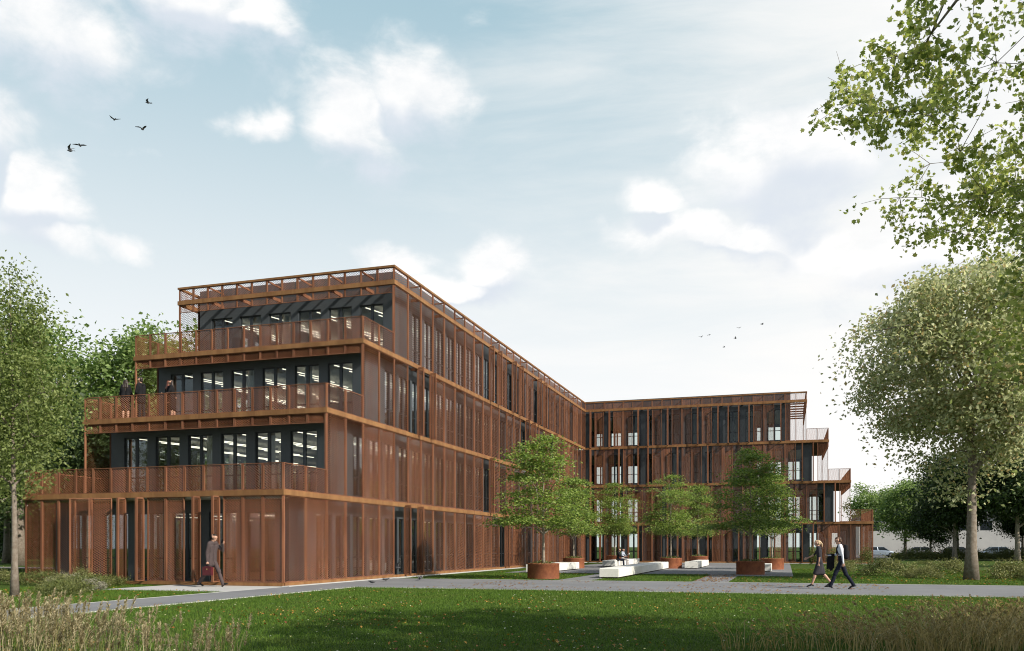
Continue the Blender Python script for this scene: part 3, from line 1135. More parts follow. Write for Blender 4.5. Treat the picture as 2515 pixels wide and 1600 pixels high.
for i, (x, y, lb) in enumerate(PL):
    r = empty('round_planter', (x, y, 0.02), i * 1.3)
    link('shell', PSH, r)
    link('soil', PSO, r)
    tag(r, lb, 'planter', 'rusty planters in the court')
    t = plant_tree('court_tree', TREE_V[i % 4], (x, y, 0.60), i * 2.1 + 0.4, TL[i], 'tree', 'young trees in the planters')
    t.scale = ((0.88, 0.88, 1.04), (0.74, 0.74, 0.95), (0.70, 0.70, 0.99), (0.68, 0.68, 1.0), (0.88, 0.88, 1.05), (0.74, 0.74, 0.96), (0.80, 0.80, 1.08))[i]
# low plants under the trunks
rng0 = np.random.default_rng(5)
for i, (x, y, lb) in enumerate(PL[:6]):
    n = 260
    a = rng0.uniform(0, 6.28, n)
    rr = np.sqrt(rng0.uniform(0, 1, n)) * 0.6
    p = np.stack([rr * np.cos(a), rr * np.sin(a), 0.62 + rng0.uniform(0, 0.26, n) * (1 - rr * 0.8)], 1)
    o = link('ground_cover', leaves_mesh('cover', p, 0.09, rng0, M['shrub_b'], 0.3), None, (x, y, 0.02))
    o['kind'] = 'stuff'
    tag(o, ['low green plants in the front left planter', 'low green plants in the planter behind the left bench', 'low green plants in the middle planter',
            'low green plants in the planter near the far wing', 'low green plants in the front right planter',
            'low green plants in the planter behind the short bench'][i], 'plants', 'low plants in the planters')

# ------------------------------------------------------------------ large trees
# right-hand tree with the thick bare trunk
tm = make_tree('right_tree', 5, 14, 0.26, 4.3, (0.3, 0.4, 9.6), (6.4, 6.2, 5.6), 500, 125, 1.25, 0.20, M['leaf_right'], M['bark'], layered=0.42, limbs=22,
               hollow=0.42, up=0.4, gaps=0.78)
plant_tree('broad_tree', tm, (7.94, 43.1, 0), 0.0, 'broad leafy tree with thick bare trunk on the lawn at the right', 'tree')
# the plane tree whose boughs reach in from the upper right; trunk stands outside the picture


def keep_near(L):
    # the far side of the crown, which only casts shade, carries fewer leaves
    r = L[:, 0] * math.cos(R(YAW)) + L[:, 1] * math.sin(R(YAW))
    low = np.where(r < -3.2, 3.7, 4.7)
    return ((r < -1.2) | (np.random.default_rng(1).uniform(size=len(L)) < 0.10)) & (L[:, 2] > low + np.random.default_rng(2).normal(0, 0.25, len(L)))


tm = make_tree('plane_tree', 8, 13, 0.17, 2.6, (0, 0, 6.2), (5.7, 5.7, 4.1), 760, 215, 0.66, 0.069, M['leaf_near'], M['bark'], layered=0.6, limbs=12,
               hollow=0.25, up=0.25, leaf='lobed', gaps=0.84, keep=keep_near, sprig=5)
plant_tree('plane_tree', tm, (6.35, 12.3, 0), 0.0, 'near plane tree whose leafy boughs hang in from the upper right', 'tree')
# slender tree at the left edge
tm = make_tree('left_tree', 14, 10, 0.105, 3.0, (-0.25, 0.1, 6.1), (1.75, 1.75, 3.8), 160, 100, 0.70, 0.110, M['leaf_left'], M['bark'], shape=0.55, layered=0.7, limbs=18,
               hollow=0.25, up=0.3)
plant_tree('slender_tree', tm, (-21.6, 19.9, 0), 0.0, 'slender tree with dark straight trunk at the left edge', 'tree')
tm2 = make_tree('left_tree', 15, 9, 0.12, 2.9, (0, 0, 5.5), (2.6, 2.6, 3.2), 170, 60, 0.8, 0.13, M['leaf_left'], M['bark_pale'], layered=0.6, limbs=12)
plant_tree('slender_tree', tm2, (-30.6, 26.6, 0), 0.0, 'pale barked tree standing just behind the slender left tree', 'tree')
# trees outside the view to the right and behind, whose shade lies over the near lawn
tmS = make_tree('shade_tree', 61, 20, 0.32, 6.0, (0, 0, 14.0), (5.6, 5.6, 5.0), 230, 80, 1.6, 0.34, M['leaf_near'], M['bark'], layered=0.5, limbs=10, gaps=0.85)
plant_tree('tall_tree', tmS, (19.0, 2.6, 0), 2.0, 'tall tree outside the picture, nearer of the two that shade the grass', 'tree', 'tall trees outside the picture')
plant_tree('tall_tree', tmS, (25.6, 3.4, 0), 4.0, 'tall tree outside the picture, farther right of the two that shade the grass', 'tree', 'tall trees outside the picture')

# far trees
FB = [make_tree('far_tree', 70 + i, 20, 0.35, 4.0, (0, 0, 11.0), (6.3, 6.3, 8.2), 260, 120, 1.9, 0.34, M['leaf_bright'], M['bark'], shape=0.8, layered=0.55, limbs=8, up=0.5) for i in range(2)]
FD = [make_tree('far_tree', 80 + i, 11, 0.25, 2.0, (0, 0, 7.2), (4.8, 4.8, 4.7), 190, 105, 1.4, 0.29, M['leaf_dark'], M['bark_pale'], layered=0.55, limbs=8, up=0.45, hollow=0.2) for i in range(2)]
FY = [make_tree('far_tree', 90, 11, 0.25, 3.0, (0, 0, 6.6), (4.6, 4.6, 4.4), 150, 70, 1.5, 0.36, M['leaf_yellow'], M['bark'], layered=0.5, limbs=8, up=0.45)]
FM = [make_tree('far_tree', 95, 11, 0.25, 2.5, (0, 0, 6.6), (4.6, 4.6, 4.8), 160, 70, 1.5, 0.36, M['leaf_bright'], M['bark'], layered=0.5, limbs=8, up=0.45)]
for (m_, x, y, rz, s_, lb, gr) in [
    (FB[0], -48.5, 57.5, 0.3, 1.10, 'tall bright green tree behind the left end of the building', 'trees behind the building on the left'),
    (FB[1], -57.0, 53.0, 1.3, 1.12, 'tall bright green tree left of the one at the building', 'trees behind the building on the left'),
    (FB[0], -64.0, 47.0, 2.4, 0.92, 'bright green tree at the far left beside the service road', 'trees behind the building on the left'),
    (FB[1], -41.5, 66.0, 3.4, 0.80, 'bright green tree seen over the first terrace on the left', 'trees behind the building on the left'),
    (FD[0], -36.5, 40.5, 0.0, 0.85, 'dark bushy tree close beside the left end of the building', 'trees behind the building on the left'),
    (FD[1], -44.0, 36.5, 1.0, 0.95, 'dark bushy tree at the left edge beyond the grass', 'trees behind the building on the left'),
    (FD[0], -50.0, 42.0, 2.0, 1.0, 'dark bushy tree between the bright ones on the far left', 'trees behind the building on the left'),
    (FB[0], -40.0, 84.0, 0.8, 0.8, 'green tree seen through the windows at the left', 'trees behind the building on the left'),
    (FM[0], 13.6, 112.0, 0.2, 0.86, 'bright green tree just right of the far wing', 'trees by the car park'),
    (FD[0], 17.2, 102.0, 0.5, 1.00, 'dark dense tree right of the bright one by the wing', 'trees by the car park'),
    (FD[1], 22.2, 98.0, 1.9, 1.12, 'large dark tree with visible stem in front of the parked cars', 'trees by the car park'),
    (FD[0], 27.0, 101.0, 2.6, 1.08, 'dark tree left of the thick bare trunk', 'trees by the car park'),
    (FD[1], 32.2, 99.0, 4.0, 1.10, 'dark tree right of the thick bare trunk', 'trees by the car park'),
    (FD[0], 37.5, 103.0, 5.0, 1.15, 'dark tree at the right edge by the car park', 'trees by the car park'),
    (FD[1], 20.0, 117.0, 3.0, 1.05, 'dark tree directly in front of the silver car', 'trees by the car park'),
    (FD[0], 30.0, 113.0, 3.6, 1.10, 'dark tree in the second row right of the thick bare trunk', 'trees by the car park'),
    (FD[1], 36.0, 116.0, 0.6, 1.15, 'dark tree in the second row at the right edge', 'trees by the car park'),
    (FD[0], 15.6, 107.0, 4.4, 0.62, 'low dark tree at the foot of the bright one by the wing', 'trees by the car park'),
    (FD[1], 25.2, 109.0, 5.2, 0.66, 'low dark tree in front of the dark grey car', 'trees by the car park'),
    (FD[0], 33.6, 107.0, 1.1, 0.64, 'low dark tree in front of the white car', 'trees by the car park'),
    (FD[1], 40.2, 108.0, 2.4, 0.75, 'low dark tree farthest right by the car park', 'trees by the car park'),
    (FD[1], 24.5, 172.0, 1.2, 1.3, 'dark tree behind the white building, left of centre', 'trees beyond the car park'),
    (FD[0], 38.0, 176.0, 0.2, 1.4, 'dark tree behind the white building, in its middle', 'trees beyond the car park'),
    (FD[1], 52.0, 174.0, 2.2, 1.4, 'dark tree behind the right end of the white building', 'trees beyond the car park'),
    (FM[0], 16.0, 176.0, 2.2, 1.2, 'green tree behind the left end of the white building', 'trees beyond the car park'),
    (FD[1], -39.5, 33.0, 2.2, 0.6, 'low dark tree beside the left corner of the building', 'trees behind the building on the left'),
    (FD[0], -58.0, 40.0, 3.2, 1.0, 'dark bushy tree at the far left behind the slender trunk', 'trees behind the building on the left'),
    (FD[1], -66.0, 60.0, 4.2, 1.3, 'dark tree behind the bright ones at the far left', 'trees behind the building on the left'),
    (FD[0], -48.0, 70.0, 4.2, 1.2, 'dark tree seen through the lowest screens at the left', 'trees behind the building on the left'),
    (FD[0], -72.0, 78.0, 0.7, 1.7, 'large dark tree far off at the left', 'trees behind the building on the left'),
    (FD[1], -60.0, 92.0, 0.7, 1.7, 'large dark tree far off behind the bright trees', 'trees behind the building on the left'),
]:
    plant_tree('background_tree', m_, (x, y, 0), rz, lb, 'tree', gr, s_)
plant_tree('turning_tree', FY[0], (27.8, 68.5, 0), 0.5, 'yellowing tree at the right edge behind the thick trunk', 'tree')

# ------------------------------------------------------------------ shrubs


def shrub_mesh(seed, rx, h, n, ls, m_, spiky=0.0):
    rng = np.random.default_rng(seed)
    cl = 34
    c = rng.normal(size=(cl, 3))
    c /= np.linalg.norm(c, axis=1)[:, None]
    c *= rng.uniform(0.3, 1, cl)[:, None] ** 0.5
    c[:, 2] = np.abs(c[:, 2])
    c *= np.array([rx, rx, h * 0.82])
    p = np.repeat(c, n // cl, axis=0)
    q = rng.normal(size=p.shape) * np.array([0.16 * rx, 0.16 * rx, 0.13 * h])
    q[:, 2] += np.abs(rng.normal(size=len(p))) * spiky * h
    p = p + q
    p[:, 2] = np.abs(p[:, 2]) + 0.02
    return leaves_mesh('shrub', p, ls, rng, m_, 0.15, asp=0.38)


SHA = shrub_mesh(1, 0.75, 0.62, 2200, 0.075, M['shrub_a'], 0.15)
SHB = shrub_mesh(2, 0.85, 0.50, 2200, 0.075, M['shrub_b'], 0.12)
SHC = shrub_mesh(3, 0.55, 0.55, 1800, 0.065, M['shrub_c'], 0.1)
SHD = shrub_mesh(4, 1.1, 0.72, 3000, 0.10, M['shrub_a'], 0.2)
SHT = shrub_mesh(5, 0.5, 1.2, 1600, 0.10, M['shrub_b'], 0.3)
for (m_, x, y, s_, lb, gr) in [
    (SHA, -26.0, 26.9, 1.0, 'grey green shrub against the swung open screens', 'shrubs along the left front'),
    (SHC, -25.1, 25.3, 1.0, 'small pale flowering shrub at the end of the entrance paving', 'shrubs along the left front'),
    (SHB, -24.2, 26.4, 0.9, 'olive shrub between the pale shrub and the entrance paving', 'shrubs along the left front'),
    (SHB, -27.8, 26.6, 1.1, 'olive shrub below the left end screens', 'shrubs along the left front'),
    (SHA, -29.3, 26.3, 0.9, 'grey green shrub at the left corner of the building', 'shrubs along the left front'),
    (SHB, -21.6, 21.8, 0.95, 'olive shrub behind the slender left tree trunk', 'shrubs along the left front'),
    (SHA, -22.8, 22.6, 0.9, 'grey green shrub left of the slender tree trunk', 'shrubs along the left front'),
    (SHC, -22.3, 23.6, 0.8, 'pale flowering shrub on the grass strip by the path', 'shrubs along the left front'),
    (SHB, -20.8, 20.7, 0.8, 'olive shrub right of the slender tree trunk', 'shrubs along the left front'),
    (SHB, -23.4, 24.6, 1.0, 'olive shrub beside the pale one near the entrance paving', 'shrubs along the left front'),
    (SHD, 5.0, 47.4, 1.15, 'rounded pale shrub left of the thick bare trunk', 'shrubs on the right lawn'),
    (SHD, 6.2, 44.6, 0.7, 'low grey green shrub just left of the thick bare trunk', 'shrubs on the right lawn'),
    (SHD, 10.0, 45.2, 1.05, 'grey green shrub right of the thick bare trunk', 'shrubs on the right lawn'),
    (SHD, 11.6, 46.4, 1.2, 'larger grey green shrub at the right edge', 'shrubs on the right lawn'),
    (SHB, 10.8, 42.9, 1.1, 'olive shrub at the right edge near the path', 'shrubs on the right lawn'),
    (SHD, 8.6, 52.3, 1.0, 'pale shrub behind the thick bare trunk', 'shrubs on the right lawn'),
    (SHD, 3.2, 54.5, 0.8, 'pale shrub behind the rounded one on the right lawn', 'shrubs on the right lawn'),
    (SHB, 14.0, 104.0, 2.6, 'broad low bush in front of the pale blue car', 'bushes before the car park'),
    (SHB, 18.2, 106.0, 2.8, 'broad low bush in front of the silver car', 'bushes before the car park'),
    (SHB, 22.4, 104.0, 2.6, 'broad low bush left of the thick bare trunk, by the cars', 'bushes before the car park'),
    (SHB, 26.6, 106.0, 2.8, 'broad low bush just right of the thick bare trunk, by the cars', 'bushes before the car park'),
    (SHB, 31.0, 104.5, 2.7, 'broad low bush in front of the white car', 'bushes before the car park'),
    (SHB, 35.6, 105.5, 2.8, 'broad low bush at the right edge before the cars', 'bushes before the car park'),
    (SHT, 2.2, 73.5, 1.0, 'tall leafy shrub in front of the last closed screens of the far wing', 'shrubs by the far wing'),
    (SHT, 3.5, 72.6, 0.9, 'leafy shrub below the end of the far wing', 'shrubs by the far wing'),
    (SHB, 4.8, 72.2, 0.9, 'olive shrub below the end of the far wing', 'shrubs by the far wing'),
    (SHT, 6.0, 72.8, 1.0, 'leafy shrub at the outer corner of the far wing', 'shrubs by the far wing'),
    (SHB, 7.8, 71.6, 0.9, 'olive shrub right of the outer corner of the far wing', 'shrubs by the far wing'),
    (SHB, 10.2, 72.4, 0.9, 'olive shrub on the lawn well right of the far wing', 'shrubs by the far wing'),
]:
    o = link('shrub', m_, None, (x, y, 0), (x * 7.7) % 6.28)
    o.scale = (s_, s_, s_)
    tag(o, lb, 'shrub', gr)

# ------------------------------------------------------------------ lawn grass
def in_rects(x, y, rects):
    m_ = np.zeros(len(x), bool)
    for (a, b, c, d) in rects:
        m_ |= (x > a) & (x < b) & (y > c) & (y < d)
    return m_


HARD = [(-15.13, 60, 28.44, 36.84), (-17.5, -14.95, -10, 36.8), (-9.6, -8.1, 36.7, 47), (-3.76, -2.24, 36.7, 47), (-15.2, 0.4, 46.9, 77.4),
        (-2.3, 0.4, 44.9, 46.9), (-22.45, -17.3, 24.1, 28), (-60, X0 + 0.3, Y0 - 0.1, 140), (-31, -17, 27.4, 120), (-8.35, -7.3, 39.8, 58.1)]


def lawn_points(rng, n, x0, x1, y0, y1):
    x, y = rng.uniform(x0, x1, n), rng.uniform(y0, y1, n)
    k = ~in_rects(x, y, HARD)
    # only where the view or a step beside it can reach
    s_, c_ = math.sin(R(YAW)), math.cos(R(YAW))
    d = -x * s_ + y * c_
    r = x * c_ + y * s_
    k &= (np.abs(r) < d * 0.66 + 1.5) & (d > 9)
    return x[k], y[k], d[k]


def grass(name, rng, n, x0, x1, y0, y1, h, w_, m_, label):
    x, y, d = lawn_points(rng, n, x0, x1, y0, y1)
    n = len(x)
    a = rng.uniform(0, 6.283, n)
    hh = h * rng.uniform(0.5, 1.3, n)
    ww = w_ * rng.uniform(0.7, 1.3, n)
    lx, ly = rng.normal(0, 0.45, n) * hh, rng.normal(0, 0.45, n) * hh
    z = np.zeros(n)
    V = np.stack([np.stack([x - np.cos(a) * ww / 2, y - np.sin(a) * ww / 2, z], 1), np.stack([x + np.cos(a) * ww / 2, y + np.sin(a) * ww / 2, z], 1),
                  np.stack([x + lx, y + ly, hh], 1)], 1).reshape(-1, 3)
    o = link(name, np_mesh(name, V, np.arange(n * 3).reshape(n, 3), m_))
    return tag(o, label, 'grass', kind='stuff')


rngg = np.random.default_rng(77)
grass('lawn_grass', rngg, 330000, -17, 14, 8.5, 28.5, 0.060, 0.012, M['blade'], 'short green grass of the near lawn in front of the path')
grass('lawn_grass', rngg, 60000, -26, -17.4, 14, 27.5, 0.065, 0.014, M['blade'], 'short green grass between the left path and the building')
grass('lawn_grass', rngg, 120000, -16, 16, 36.7, 60, 0.055, 0.022, M['blade'], 'short green grass of the court lawns and the right lawn')


def scatter(name, rng, n, box, size, m_, label, z=0.03, up=0.75, mode='lawn', cat='leaves', clump=None, thr=0.02):
    if mode == 'lawn':
        x, y, d = lawn_points(rng, n, *box)
    else:
        x, y = rng.uniform(box[0], box[1], n), rng.uniform(box[2], box[3], n)
    if clump:
        v = np.array([mnoise.noise(Vector((a * clump, b * clump, 3.3))) for a, b in zip(x, y)])
        k = v > thr + rng.normal(0, 0.12, len(v))
        x, y = x[k], y[k]
    p = np.stack([x, y, z + rng.uniform(0, 0.02, len(x))], 1)
    o = link(name, leaves_mesh(name, p, size, rng, m_, up))
    return tag(o, label, cat, kind='stuff')


scatter('fallen_leaves', rngg, 5200, (-17, 12, 9, 28.4), 0.062, M['litter'], 'yellow and brown fallen leaves on the near lawn', 0.05, 0.6, clump=0.42, thr=0.12)
scatter('fallen_leaves', rngg, 900, (-13.5, 3.5, 28.8, 36.6), 0.10, M['litter'], 'reddish fallen leaves blown across the cross path', 0.028, 0.9, 'hard', clump=0.30)
scatter('fallen_leaves', rngg, 260, (-3.7, -2.3, 36.8, 46), 0.10, M['litter'], 'reddish fallen leaves on the narrow court path', 0.028, 0.9, 'hard')
scatter('fallen_leaves', rngg, 1500, (-16, 12, 37, 60), 0.10, M['litter'], 'yellow fallen leaves on the court lawns', 0.05, 0.7, clump=0.25)
scatter('fallen_leaves', rngg, 260, (-25, -17.6, 16, 27), 0.10, M['litter'], 'yellow fallen leaves on the left grass strip', 0.05, 0.7)
scatter('daisies', rngg, 1500, (-17, 12, 9, 28.4), 0.05, M['daisy'], 'small white daisies dotted over the near lawn', 0.055, 0.8, cat='flowers', clump=0.5)

# ------------------------------------------------------------------ tall grasses in the foreground


def reed_clump(seed, n, h, spread, plume=True, lean=(0.12, 0)):
    rng = np.random.default_rng(seed)
    V, F, mi = [], [], []

    def ribbon(pts, w0, w1, ang, m_):
        b = len(V)
        ca, sa = math.cos(ang), math.sin(ang)
        k = len(pts)
        for i, p in enumerate(pts):
            w_ = (w0 + (w1 - w0) * i / (k - 1)) / 2
            V.append((p[0] - ca * w_, p[1] - sa * w_, p[2]))
            V.append((p[0] + ca * w_, p[1] + sa * w_, p[2]))
        for i in range(k - 1):
            F.append((b + 2*i, b + 2*i + 1, b + 2*i + 3, b + 2*i + 2))
            mi.append(m_)
    for _ in range(n):
        a, rr = rng.uniform(0, 6.283), spread * math.sqrt(rng.uniform())
        x, y = rr * math.cos(a), rr * math.sin(a)
        hh = h * rng.uniform(0.40, 1.2)
        dx, dy = lean[0] * hh + rng.normal(0, 0.14) * hh, lean[1] * hh + rng.normal(0, 0.14) * hh
        pts = [(x + dx * t * t, y + dy * t * t, hh * (t - 0.10 * t * t)) for t in (0, .35, .7, 1)]
        isp = plume and rng.uniform() < 0.5
        ribbon(pts, 0.008, 0.003 if not isp else 0.004, rng.uniform(0, 3.14), 1 if not isp else 0)
        if isp:
            # feathery seed head
            bx, by, bz = pts[-1]
            L = 0.30 * h * rng.uniform(0.7, 1.3)
            for q in range(44):
                t = rng.uniform()
                wdt = 0.06 * h * math.sin(math.pi * min(1, t * 0.8 + 0.15)) + 0.004
                a2 = rng.uniform(0, 6.283)
                p0 = (bx + dx * 0.22 * t, by + dy * 0.22 * t, bz + L * (t - 0.25))
                p1 = (p0[0] + math.cos(a2) * wdt + 0.02, p0[1] + math.sin(a2) * wdt, p0[2] + L * 0.16)
                ribbon([p0, ((p0[0] + p1[0]) / 2, (p0[1] + p1[1]) / 2, (p0[2] + p1[2]) / 2 + 0.01), p1], 0.014, 0.005, a2 + 1.57, 0)
    return np_mesh('reed', V, F, [M['reed'], M['reed_green']], mi)


def moor_clump(seed, n, h, spread):
    rng = np.random.default_rng(seed)
    V, F = [], []
    for _ in range(n):
        a, rr = rng.uniform(0, 6.283), spread * math.sqrt(rng.uniform())
        x, y = rr * math.cos(a), rr * math.sin(a)
        hh = h * rng.uniform(0.5, 1.15)
        da = a + rng.normal(0, 0.7)
        out = hh * rng.uniform(0.15, 0.75)
        dx, dy = math.cos(da) * out + 0.12 * hh, math.sin(da) * out
        ang = rng.uniform(0, 3.14)
        b = len(V)
        ts = (0, .4, .75, 1)
        for t in ts:
            w_ = 0.0065 * (1 - 0.55 * t)
            z = hh * (t - 0.34 * t * t * (out / hh) * 1.5)
            V.append((x + dx * t * t - math.cos(ang) * w_, y + dy * t * t - math.sin(ang) * w_, z))
            V.append((x + dx * t * t + math.cos(ang) * w_, y + dy * t * t + math.sin(ang) * w_, z))
        for i in range(3):
            F.append((b + 2*i, b + 2*i + 1, b + 2*i + 3, b + 2*i + 2))
        if rng.uniform() < 0.5:   # a short row of seeds near the tip
            ex, ey, ez = x + dx, y + dy, hh * (1 - 0.34 * (out / hh) * 1.5)
            for q in range(6):
                t = q / 6
                px, py, pz = ex - dx * 0.22 * t, ey - dy * 0.22 * t, ez - hh * 0.05 * t + rng.normal(0, .008)
                b = len(V)
                V += [(px, py, pz), (px + .012, py + rng.normal(0, .01), pz - .012), (px + .004, py, pz - .040), (px - .012, py, pz - .014)]
                F.append((b, b + 1, b + 2, b + 3))
    return np_mesh('moor', V, F, M['moor'])


RC = [reed_clump(200 + i, 95, 0.85, 0.50) for i in range(3)]
i = 0
rr = np.random.default_rng(31)
names_l = ['tall dry reed grass clump at the bottom left corner', 'feathery reed grass clump in the front row at lower left', 'reed grass clump with pale plumes behind the corner clump',
           'reed grass clump with upright plumes left of the lawn', 'loose reed grass clump at the bottom, right of the corner', 'short reed grass clump at the bottom edge under the lawn',
           'dry reed grass clump at the left edge beside the path', 'thin reed grass clump farthest right in the left group', 'reed grass clump in the second row at lower left',
           'dense reed grass clump filling the lower left', 'bent reed grass clump near the bottom edge at left', 'reed grass clump in the gap of the lower left group']
spots = [(-9.9, 8.2, 1.05), (-9.2, 8.6, 0.95), (-10.9, 9.4, 1.0), (-10.0, 9.4, 1.0), (-8.4, 8.7, 0.92), (-7.5, 8.8, 0.80), (-11.6, 10.2, 1.0), (-6.8, 9.1, 0.72), (-10.6, 10.4, 0.9), (-11.2, 8.8, 1.1),
         (-8.9, 9.3, 0.85), (-10.4, 8.0, 1.1)]
for (x, y, s_) in spots:
    o = link('reed_clump', RC[i % 3], None, (x, y, 0), i * 1.7)
    o.scale = (s_ * 1.1, s_ * 1.1, s_ * 0.82)
    tag(o, names_l[i], 'grass clump', 'dry reed grasses at lower left')
    i += 1
MC = [moor_clump(300, 150, 0.70, 0.62), moor_clump(301, 150, 0.68, 0.62), moor_clump(302, 50, 0.85, 0.5)]
names_r = ['brown moor grass clump at the bottom right corner', 'arching brown grass clump beside the corner one', 'brown grass clump in the middle of the right hand group',
           'wispy brown grass clump at the left end of the right hand group', 'brown grass clump near the path at the right edge', 'low brown grass clump at the bottom edge',
           'dense brown grass clump in the second row at right', 'tall arching brown grass clump at the right edge', 'brown grass clump in front of the walking couple',
           'small wispy brown grass clump on the near lawn', 'brown grass clump left of the tall arching one', 'brown grass clump in the gap near the bottom right',
           'brown moor grass clump in the back row of the right hand group', 'brown moor grass clump between the back row and the edge']
spots = [(3.6, 14.2, 1.1), (2.8, 13.9, 1.05), (1.6, 13.4, 1.0), (0.2, 13.2, 0.80), (5.2, 17.0, 1.0), (0.9, 12.6, 0.85), (2.6, 15.2, 1.0), (4.6, 15.6, 1.1), (1.2, 14.6, 0.85), (-0.5, 12.9, 0.62), (3.6, 15.8, 1.0), (2.1, 13.0, 1.05),
         (3.2, 17.2, 0.9), (4.4, 17.6, 0.95)]
for i, (x, y, s_) in enumerate(spots):
    o = link('moor_grass_clump', MC[2 if x < 1.1 else i % 2], None, (x, y, 0), i * 1.3)
    o.scale = (s_ * 1.25, s_ * 1.25, s_)
    tag(o, names_r[i], 'grass clump', 'brown moor grasses at lower right')

# ------------------------------------------------------------------ people
SKIN = mat('skin', (0.52, 0.31, 0.22), 0.5, var=(0.46, 0.26, 0.18), vscale=12)
EYE = mat('eye_dark', (0.02, 0.015, 0.012), 0.3)
CL = {}


def cloth(name, col, rough=0.85):
    if name not in CL:
        CL[name] = mat('cloth_' + name, col, rough, 0.0, 0.2, tuple(c * 0.8 for c in col), 14.0, 0.2, 90)
    return CL[name]


def capsule(V, F, p, q, r0, r1, n=10, squash=None):
    p, q = Vector(p), Vector(q)
    d = q - p
    if d.length < 1e-5:
        d = Vector((0, 0, 1e-4))
        q = p + d
    d.normalize()
    a = d.cross(Vector((0.12, 0.97, 0.21)))
    if a.length < 1e-2:
        a = d.cross(Vector((1, 0, 0)))
    a.normalize()
    c = d.cross(a)
    rings = []
    for t in (-90, -55, -20):
        rings.append((p + d * (r0 * math.sin(R(t))), r0 * math.cos(R(t))))
    for t in (20, 55, 90):
        rings.append((q + d * (r1 * math.sin(R(t))), r1 * math.cos(R(t))))
    b = len(V)
    for (o, r) in rings:
        r = max(r, 1e-4)
        for k in range(n):
            t = 2 * math.pi * k / n
            V.append(tuple(o + (a * math.cos(t) + c * math.sin(t)) * r))
    for i in range(5):
        for k in range(n):
            k2 = (k + 1) % n
            F.append((b + i*n + k, b + i*n + k2, b + (i+1)*n + k2, b + (i+1)*n + k))
    F.append(tuple(b + k for k in range(n))[::-1])
    F.append(tuple(b + 5*n + k for k in range(n)))


def fuse(name, segs, voxel, mats_by_tag, smooth_it=4):
    """one continuous skin around tapered limbs; every face takes the material of the limb it lies on"""
    V, F = [], []
    for s in segs:
        capsule(V, F, s[0], s[1], s[2], s[3])
    me = bpy.data.meshes.new('tmp')
    me.from_pydata(V, [], F)
    o = bpy.data.objects.new('tmp', me)
    COL.objects.link(o)
    m1 = o.modifiers.new('r', 'REMESH')
    m1.mode = 'VOXEL'
    m1.voxel_size = voxel
    if smooth_it:
        m2 = o.modifiers.new('s', 'SMOOTH')
        m2.iterations = smooth_it
        m2.factor = 0.5
    dg = bpy.context.evaluated_depsgraph_get()
    out = bpy.data.meshes.new_from_object(o.evaluated_get(dg))
    bpy.data.objects.remove(o)
    out.name = name
    n = len(out.polygons)
    C = np.empty(n * 3)
    out.polygons.foreach_get('center', C)
    C = C.reshape(-1, 3)
    best, arg = np.full(n, 1e9), np.zeros(n, int)
    tags = sorted({s[4] for s in segs})
    for s in segs:
        a, b_ = np.array(s[0], float), np.array(s[1], float)
        ab = b_ - a
        L2 = max(ab @ ab, 1e-9)
        t = np.clip(((C - a) @ ab) / L2, 0, 1)
        d = np.linalg.norm(C - (a + t[:, None] * ab), axis=1) - (s[2] + (s[3] - s[2]) * t)
        k = d < best - 0.0008
        best[k] = d[k]
        arg[k] = tags.index(s[4])
    out.materials.clear()
    for t in tags:
        out.materials.append(mats_by_tag[t])
    out.polygons.foreach_set('material_index', arg.astype(np.int32))
    out.polygons.foreach_set('use_smooth', np.ones(n, dtype=bool))
    out.update()
    return out


def pose_person(H=1.78, hips=(0, 0), knees=(0, 0), feet=(0, 0), lean=3, arms=((5, 6, 10), (5, 6, 10)), turn=0, nod=0, sit=None, female=False, spread=0.09):
    """joints in metres: x forward, y left, z up. arms: (swing forward, out, elbow bend) for left, right"""
    k = H / 1.78
    J = {}
    th, sh = 0.445 * k, 0.43 * k
    J['pel'] = Vector((0, 0, 0))
    for i, sd in enumerate((1, -1)):
        n = 'LR'[i]
        hip = Vector((0, sd * spread * k, -0.02 * k))
        a = R(hips[i])
        kn = hip + Vector((math.sin(a), sd * 0.02, -math.cos(a))) * th
        b = R(hips[i] - knees[i])
        an = kn + Vector((math.sin(b), 0, -math.cos(b))) * sh
        fp = R(feet[i])
        toe = an + Vector((math.cos(fp) * 0.17, sd * 0.015, math.sin(fp) * 0.17 - 0.045)) * k
        heel = an + Vector((-0.05 * math.cos(fp) + 0.03 * math.sin(fp), 0, -0.045 - 0.05 * math.sin(fp))) * k
        J['hip' + n], J['kn' + n], J['an' + n], J['toe' + n], J['heel' + n] = hip, kn, an, toe, heel
    la = R(lean)
    up = Vector((math.sin(la), 0, math.cos(la)))
    J['waist'] = up * 0.20 * k
    J['chest'] = up * 0.40 * k
    J['sho'] = up * 0.52 * k
    J['neck'] = up * 0.585 * k + Vector((0.012 * k, 0, 0))
    na = R(nod)
    J['head'] = J['neck'] + Vector((0.03 + 0.12 * math.sin(na), 0, 0.125 * math.cos(na))) * k
    sw = (0.155 if female else 0.185) * k
    for i, sd in enumerate((1, -1)):
        n = 'LR'[i]
        s_ = J['sho'] + Vector((0, sd * sw, -0.035 * k))
        a, o, e = (R(v) for v in arms[i][:3])
        inw = R(arms[i][3]) if len(arms[i]) > 3 else 0
        el = s_ + Vector((math.sin(a) * math.cos(o), sd * math.sin(o), -math.cos(a) * math.cos(o))) * 0.295 * k
        f = a + e
        wr = el + Vector((math.sin(f) * math.cos(inw), -sd * math.sin(inw), -math.cos(f) * math.cos(inw))) * 0.255 * k
        J['s' + n], J['e' + n], J['w' + n] = s_, el, wr
    low = min(min(J['toe' + n].z, J['heel' + n].z) for n in 'LR') - 0.028 * k
    if sit is not None:
        low = -sit
    for q in J:
        J[q] = J[q] - Vector((0, 0, low))
    J['k'] = k
    return J


